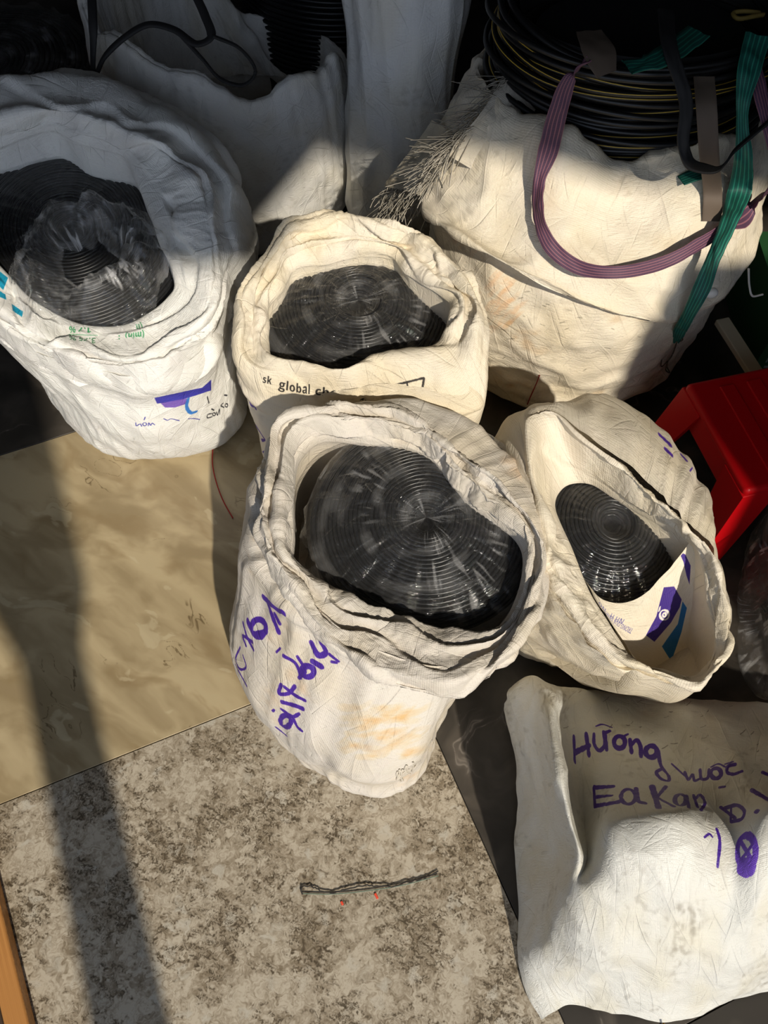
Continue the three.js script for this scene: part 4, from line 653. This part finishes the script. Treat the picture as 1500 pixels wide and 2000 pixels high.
tag(mesh('knotted_cord', sweep(curve([P(1520, 30, .66), P(1450, 22, .67), P(1432, 26, .67), P(1440, 36, .67), P(1500, 30, .67), P(1520, 46, .66)], 60), 0.004, 7), std({ color: '#8a7436', roughness: 0.7 })), 'yellow cord loop beside the cable coil', 'cord');
{
  const g = thing('wire_tie', 'thin bent wire hanging below the green strap end', 'wire');
  mesh('binding', new THREE.TorusGeometry(0.009, 0.0016, 8, 20), M.wire, g).position.copy(O(1324, 663, .016, .36)); g.children[0].rotation.set(1.2, 0.2, 0);
  mesh('tail', sweep(curve([O(1322, 668, .014, .355), O(1312, 695, .006, .33), O(1302, 710, .004, .315), O(1308, 728, .004, .30), O(1300, 722, .006, .305), O(1304, 706, .004, .315), O(1292, 716, .003, .31), O(1292, 702, .003, .318)], 50), 0.0014, 6), M.wire, g);
  baseAt(g, P(1312, 700, .33));
}
// --- back row
{
  const g = thing('woven_sack', 'large grey-white sack with wavy open top in the shade behind the bright white sack', 'sack');
  const c = V3(-0.375, 0, -1.87), h = (a) => (t) => 0.43 + a + 0.26 * smooth(0.45, 0.95, Math.cos(t - 4.0)) - 0.24 * smooth(0.3, 0.85, Math.cos(t - 5.35)) + 0.09 * smooth(0.3, 1, Math.cos(t - 2.5)) + 0.012 * Math.sin(t * 9);
  const geo = loft([RC(c.x, c.z, 0.02, 0.02, 0.006), RC(c.x, c.z, 0.26, 0.24, 0.006), RC(c.x, c.z, 0.30, 0.285, 0.16), RC(c.x, c.z, 0.30, 0.275, 0.32), RC(c.x, c.z, 0.285, 0.26, h(-0.02)), RC(c.x, c.z, 0.275, 0.245, h(0)), RC(c.x, c.z, 0.26, 0.23, h(-0.03)), RC(c.x, c.z, 0.25, 0.22, 0.2)], [4, 16, 16, 14, 6, 6, 10], (p, th, s) => (0.02 * crumple(p.x, p.y, p.z, 5, 2) + 0.012 * (0.3 - Math.abs(nz(Math.cos(th) * 8, p.y * 2, Math.sin(th) * 8))) + 0.006 * crumple(p.x, p.y, p.z + 3, 18, 3)) * smooth(0.6, 1.5, s));
  sackSkin('sack_body', g, geo, [0.86, 0.855, 0.84], { dirt: 0.35, off: 71 });
  baseAt(g, c);
  const g2 = thing('woven_sack', 'tall narrow grey sack standing behind the frayed corner of the big sack', 'sack'), c2 = V3(0.035, 0, -1.77);
  const geo2 = loft([RC(c2.x, c2.z, 0.02, 0.02, 0.006), RC(c2.x, c2.z, 0.12, 0.14, 0.006), RC(c2.x, c2.z, 0.125, 0.15, 0.2), RC(c2.x + 0.01, c2.z, 0.12, 0.14, 0.42), RC(c2.x + 0.015, c2.z, 0.135, 0.13, 0.6), RC(c2.x + 0.01, c2.z - 0.02, 0.13, 0.10, 0.76), RC(c2.x + 0.01, c2.z - 0.02, 0.04, 0.03, 0.80)], [4, 14, 16, 16, 14, 10], (p, th, s) => (0.03 * crumple(p.x, p.y * 0.6, p.z, 5, 2) + 0.012 * ridge(nz(Math.cos(th) * 2.6 + p.y, p.y * 1.6, Math.sin(th) * 2.6))) * smooth(0.6, 1.5, s));
  sackSkin('sack_body', g2, geo2, [0.86, 0.86, 0.85], { dirt: 0.3, off: 77 });
  baseAt(g2, c2);
}
tag(mesh('rubber_strap', sweep(curve([P(178, -30, .62), P(182, 60, .58), P(184, 150, .50), P(205, 110, .545), P(245, 72, .575), P(290, 48, .59), P(340, 58, .585), P(385, 86, .57), P(412, 72, .58), P(400, 30, .60), P(382, -10, .62)], 140), 0.009, 8, false, 0.5), M.strapBlack), 'thick black rubber strap curling over the shaded grey-white sack', 'strap');
tag(mesh('rubber_strap', sweep(curve([P(352, 68, .575), P(395, 115, .53), P(432, 155, .485), P(475, 166, .47), P(499, 140, .50), P(470, 96, .55), P(415, 70, .585)], 90), 0.0055, 8, false, 0.6), M.strapBlack), 'thin black strap loop dangling inside the shaded grey-white sack', 'strap');
coil('pipe_coil', 'dark pipe coil bundled in clear plastic in the shade beside the grey-white sack', { at: V3(-0.98, 0.30, -1.98), r0: 0.05, r1: 0.24, wire: 0.006, tilt: [0.1, 0.05], depth: 0.28, film: { seed: 19.3, amp: 0.03 } });
coil('pipe_coil', 'dark pipe coil lying behind the grey-white sack near the tall sack', { at: V3(-0.12, 0.42, -2.32), r0: 0.05, r1: 0.26, wire: 0.007, depth: 0.40 });

// --- red stool
{
  const g = thing('plastic_stool', 'red plastic stool with open side, beside the thin sack', 'stool');
  const a = P(1340, 748, .27), b = P(1458, 962, .27), ex = b.clone().sub(a), len = ex.length(); ex.normalize(); const ey = V3(-ex.z, 0, ex.x); if (ey.x < 0) ey.negate();
  const ctr = a.clone().addScaledVector(ex, len / 2).addScaledVector(ey, len / 2), s = len / 2;
  const seat = mesh('seat', new RoundedBoxGeometry(len, 0.022, len, 4, 0.010), M.red, g); seat.position.set(0, 0.26, 0);
  for (const [sx, sz] of [[1, 1], [1, -1], [-1, 1], [-1, -1]]) { // flared hollow legs, L section
    const sh = new THREE.Shape([[0, 0], [0.07, 0], [0.07, 0.008], [0.008, 0.008], [0.008, 0.07], [0, 0.07]].map(([x, y]) => new THREE.Vector2(x, y)));
    const lg = new THREE.ExtrudeGeometry(sh, { depth: 0.25, steps: 6, bevelEnabled: true, bevelSize: 0.0015, bevelThickness: 0.001, bevelSegments: 1 }); lg.rotateX(Math.PI / 2); // down -y, x and z positive
    const p = lg.attributes.position; for (let i = 0; i < p.count; i++) { const t = -p.getY(i) / 0.25, k = 1 - 0.35 * t; p.setXYZ(i, sx * (s - p.getX(i) * k + 0.025 * t), p.getY(i) + 0.255, sz * (s - p.getZ(i) * k + 0.025 * t)); }
    if (sx * sz < 0) { const ix = lg.index; if (ix) { for (let i = 0; i < ix.count; i += 3) { const q = ix.getX(i); ix.setX(i, ix.getX(i + 1)); ix.setX(i + 1, q); } } else for (let i = 0; i < p.count; i += 3) { const q = [p.getX(i), p.getY(i), p.getZ(i)]; p.setXYZ(i, p.getX(i + 1), p.getY(i + 1), p.getZ(i + 1)); p.setXYZ(i + 1, ...q); } }
    lg.computeVertexNormals(); const m = mesh('leg', lg, M.red.clone(), g); m.material.side = THREE.DoubleSide;
  }
  for (const [x, z, w, d] of [[0, s - 0.005, len, 0.007], [0, -s + 0.005, len, 0.007], [s - 0.005, 0, 0.007, len], [-s + 0.005, 0, 0.007, len]]) { const m = mesh('apron', new RoundedBoxGeometry(w, 0.055, d, 2, 0.003), M.red, g); m.position.set(x, 0.228, z); }
  for (const k of [-1, 0, 1]) mesh('seat_rib', new RoundedBoxGeometry(len * 0.8, 0.006, 0.03, 2, 0.0025), M.red, g).position.set(0, 0.271, k * 0.055);
  g.position.set(ctr.x, 0, ctr.z); g.rotation.y = -Math.atan2(ex.z, ex.x);
}
// --- things at the right edge
{
  const g = thing('carton_box', 'dark green box lettered POWER behind the red stool', 'box');
  const cv = document.createElement('canvas'); cv.width = 512; cv.height = 256; const c = cv.getContext('2d'); c.fillStyle = '#1d4a26'; c.fillRect(0, 0, 512, 256); c.fillStyle = '#20506b'; c.beginPath(); c.moveTo(120, 0); c.lineTo(512, 0); c.lineTo(512, 90); c.lineTo(80, 110); c.fill(); c.fillStyle = '#8d938b'; c.font = 'bold 40px sans-serif'; c.fillText('POWER', 26, 190); c.fillRect(34, 204, 130, 10);
  const t = new THREE.CanvasTexture(cv); t.colorSpace = THREE.SRGBColorSpace;
  const plain = std({ color: '#1d4a26', roughness: 0.6 });
  const body = mesh('carton', new THREE.BoxGeometry(0.34, 0.2, 0.26), [plain, plain, plain, plain, std({ map: t, roughness: 0.6 }), plain], g); body.position.y = 0.1;
  g.position.set(1.02, 0, -1.36); 
}
{ const a = P(1412, 650, .14), b = P(1470, 718, .16), d = b.clone().sub(a); const bar = mesh('wooden_stick', new RoundedBoxGeometry(d.length() + 0.22, 0.016, 0.032, 2, 0.003), M.cream); bar.position.copy(a.clone().lerp(b, 0.95)).add(V3(0.03, 0, 0)); bar.position.y = 0.12; bar.rotation.set(0, -Math.atan2(d.z, d.x), 0); tag(bar, 'pale cream stick between the big sack and the red stool', 'stick'); }
tag(mesh('string', sweep(curve([P(1462, 525, .36), P(1464, 560, .32), P(1470, 578, .30), P(1490, 575, .30)], 30), 0.0022, 6), M.string), 'short white string hanging beside the big sack before the green box', 'string');
{ // plastic bag with dark coil at the right edge
  const g = thing('plastic_bag', 'clear crumpled plastic bag of dark pipe beside the red stool', 'bag');
  const ring = (h, k) => ringPts([[1560, 0], [1540, 130], [1470, 150], [1440, 110], [1432, 20], [1445, -100], [1500, -170], [1570, -120]].map(([u, v]) => { const c = P(1560, 1200, 0), q = P(u + 15, 1200 + v, 0); return V3(c.x + (q.x - c.x) * k, h, c.z + (q.z - c.z) * k); }));
  const geo = loft([ring(0.006, 0.1), ring(0.006, 0.95), ring(0.06, 1.15), ring(0.16, 1.12), ring(0.25, 0.85), ring(0.30, 0.45), ring(0.31, 0.05)], 12, (p) => 0.03 * crumple(p.x, p.y, p.z, 9, 3));
  mesh('clear_film', geo, M.filmHazy, g);
  const pts = []; for (let k = 0; k <= 900; k++) { const a = k / 60 * Math.PI * 2, t = k / 900; pts.push(V3(0.815 + (0.07 + 0.015 * Math.sin(k)) * Math.cos(a), 0.03 + t * 0.16, -0.61 + 0.075 * Math.sin(a))); }
  mesh('dark_pipe', sweep(pts, 0.006, 6), M.pipe, g); baseAt(g, P(1560, 1200, 0));
}
// --- small things on the floor
{ // wooden threshold at the lower left
  const a = P(0, 1712), b = P(72, 2004), d = b.clone().sub(a).normalize(), n = V3(d.z, 0, -d.x).multiplyScalar(-1); if (n.x > 0) n.negate();
  const g = thing('wooden_board', 'honey coloured wooden board edge lying on the speckled tile', 'board');
  const L = 0.9; const m = mesh('plank', new RoundedBoxGeometry(0.035, 0.03, L, 3, 0.004), M.wood, g); m.position.set(-0.0175, 0.015, 0);
  const m2 = mesh('shade_plank', new RoundedBoxGeometry(0.12, 0.022, L, 3, 0.003), std({ color: '#3b2a1a', roughness: 0.7 }), g); m2.position.set(-0.097, 0.011, 0);  // shade over the left part of the board, put into a dark brown
  const c = a.clone().addScaledVector(d, 0.28); g.position.set(c.x, 0, c.z); g.rotation.y = Math.atan2(d.x, d.z);
}
{
  const g = thing('twisted_wire', 'thin dark twisted wire strip lying on the speckled tile', 'wire');
  mesh('strip', sweep(curve([P(590, 1745, .003), P(650, 1746, .003), P(730, 1738, .003), P(790, 1728, .004), P(856, 1710, .003)], 80), 0.0010, 5), M.greenTape, g);
  const z = []; for (let i = 0; i <= 60; i++) { const t = i / 60, b = [[590, 1732], [606, 1730], [625, 1739], [652, 1744], [685, 1734], [712, 1729], [740, 1731], [765, 1731], [800, 1722], [830, 1714], [856, 1701]], k = Math.min(9, Math.floor(t * 10)), f = t * 10 - k; z.push(P(lerp(b[k][0], b[k + 1][0], f), lerp(b[k][1], b[k + 1][1], f) + rr(-1.6, 1.6), 0.003 + 0.002 * Math.sin(t * 3.1))); }
  mesh('twisted_edge', sweep(z, 0.0012, 5), M.darkThread, g);
  mesh('bent_end', sweep([P(590, 1732, .006), P(588, 1740, .004), P(591, 1747, .003)], 0.0014, 5), M.darkThread, g);
  baseAt(g, P(720, 1735, 0));
}
for (const [u, v, l, lab] of [[735, 1750, 12, 'tiny red plastic chip beside the twisted wire middle'], [668, 1764, 8, 'tiny pinkish red chip below the twisted wire, smaller one']]) { const m = mesh('red_chip', new RoundedBoxGeometry(0.004, 0.0025, l * 0.0008, 1, 0.0008), M.orangeBit); m.position.copy(P(u, v, .0015)); m.rotation.y = 0.5; tag(m, lab, 'chip'); }
tag(mesh('thread', sweep(curve([P(416, 872, .003), P(415, 905, .004), P(422, 940, .004), P(436, 978, .003), P(455, 1012, .003)], 50), 0.0013, 5), M.redThread), 'thin red thread lying on the shaded beige tile', 'thread');
tag(mesh('thread', sweep(curve([O(1054, 733, .004, .14), O(1045, 755, .003, .12), O(1036, 775, .003, .11), O(1030, 790, .003, .10)], 30), 0.0012, 5), M.redThread), 'short red thread stuck to the lower front of the big sack', 'thread');
tag(mesh('thread', sweep(curve([P(1296, 1999, .02), P(1300, 2012, .01), P(1310, 2040, .004)], 20), 0.0016, 5), M.yellow), 'yellow thread end poking out under the lettered closed sack', 'thread');

renderer.render(scene, camera);
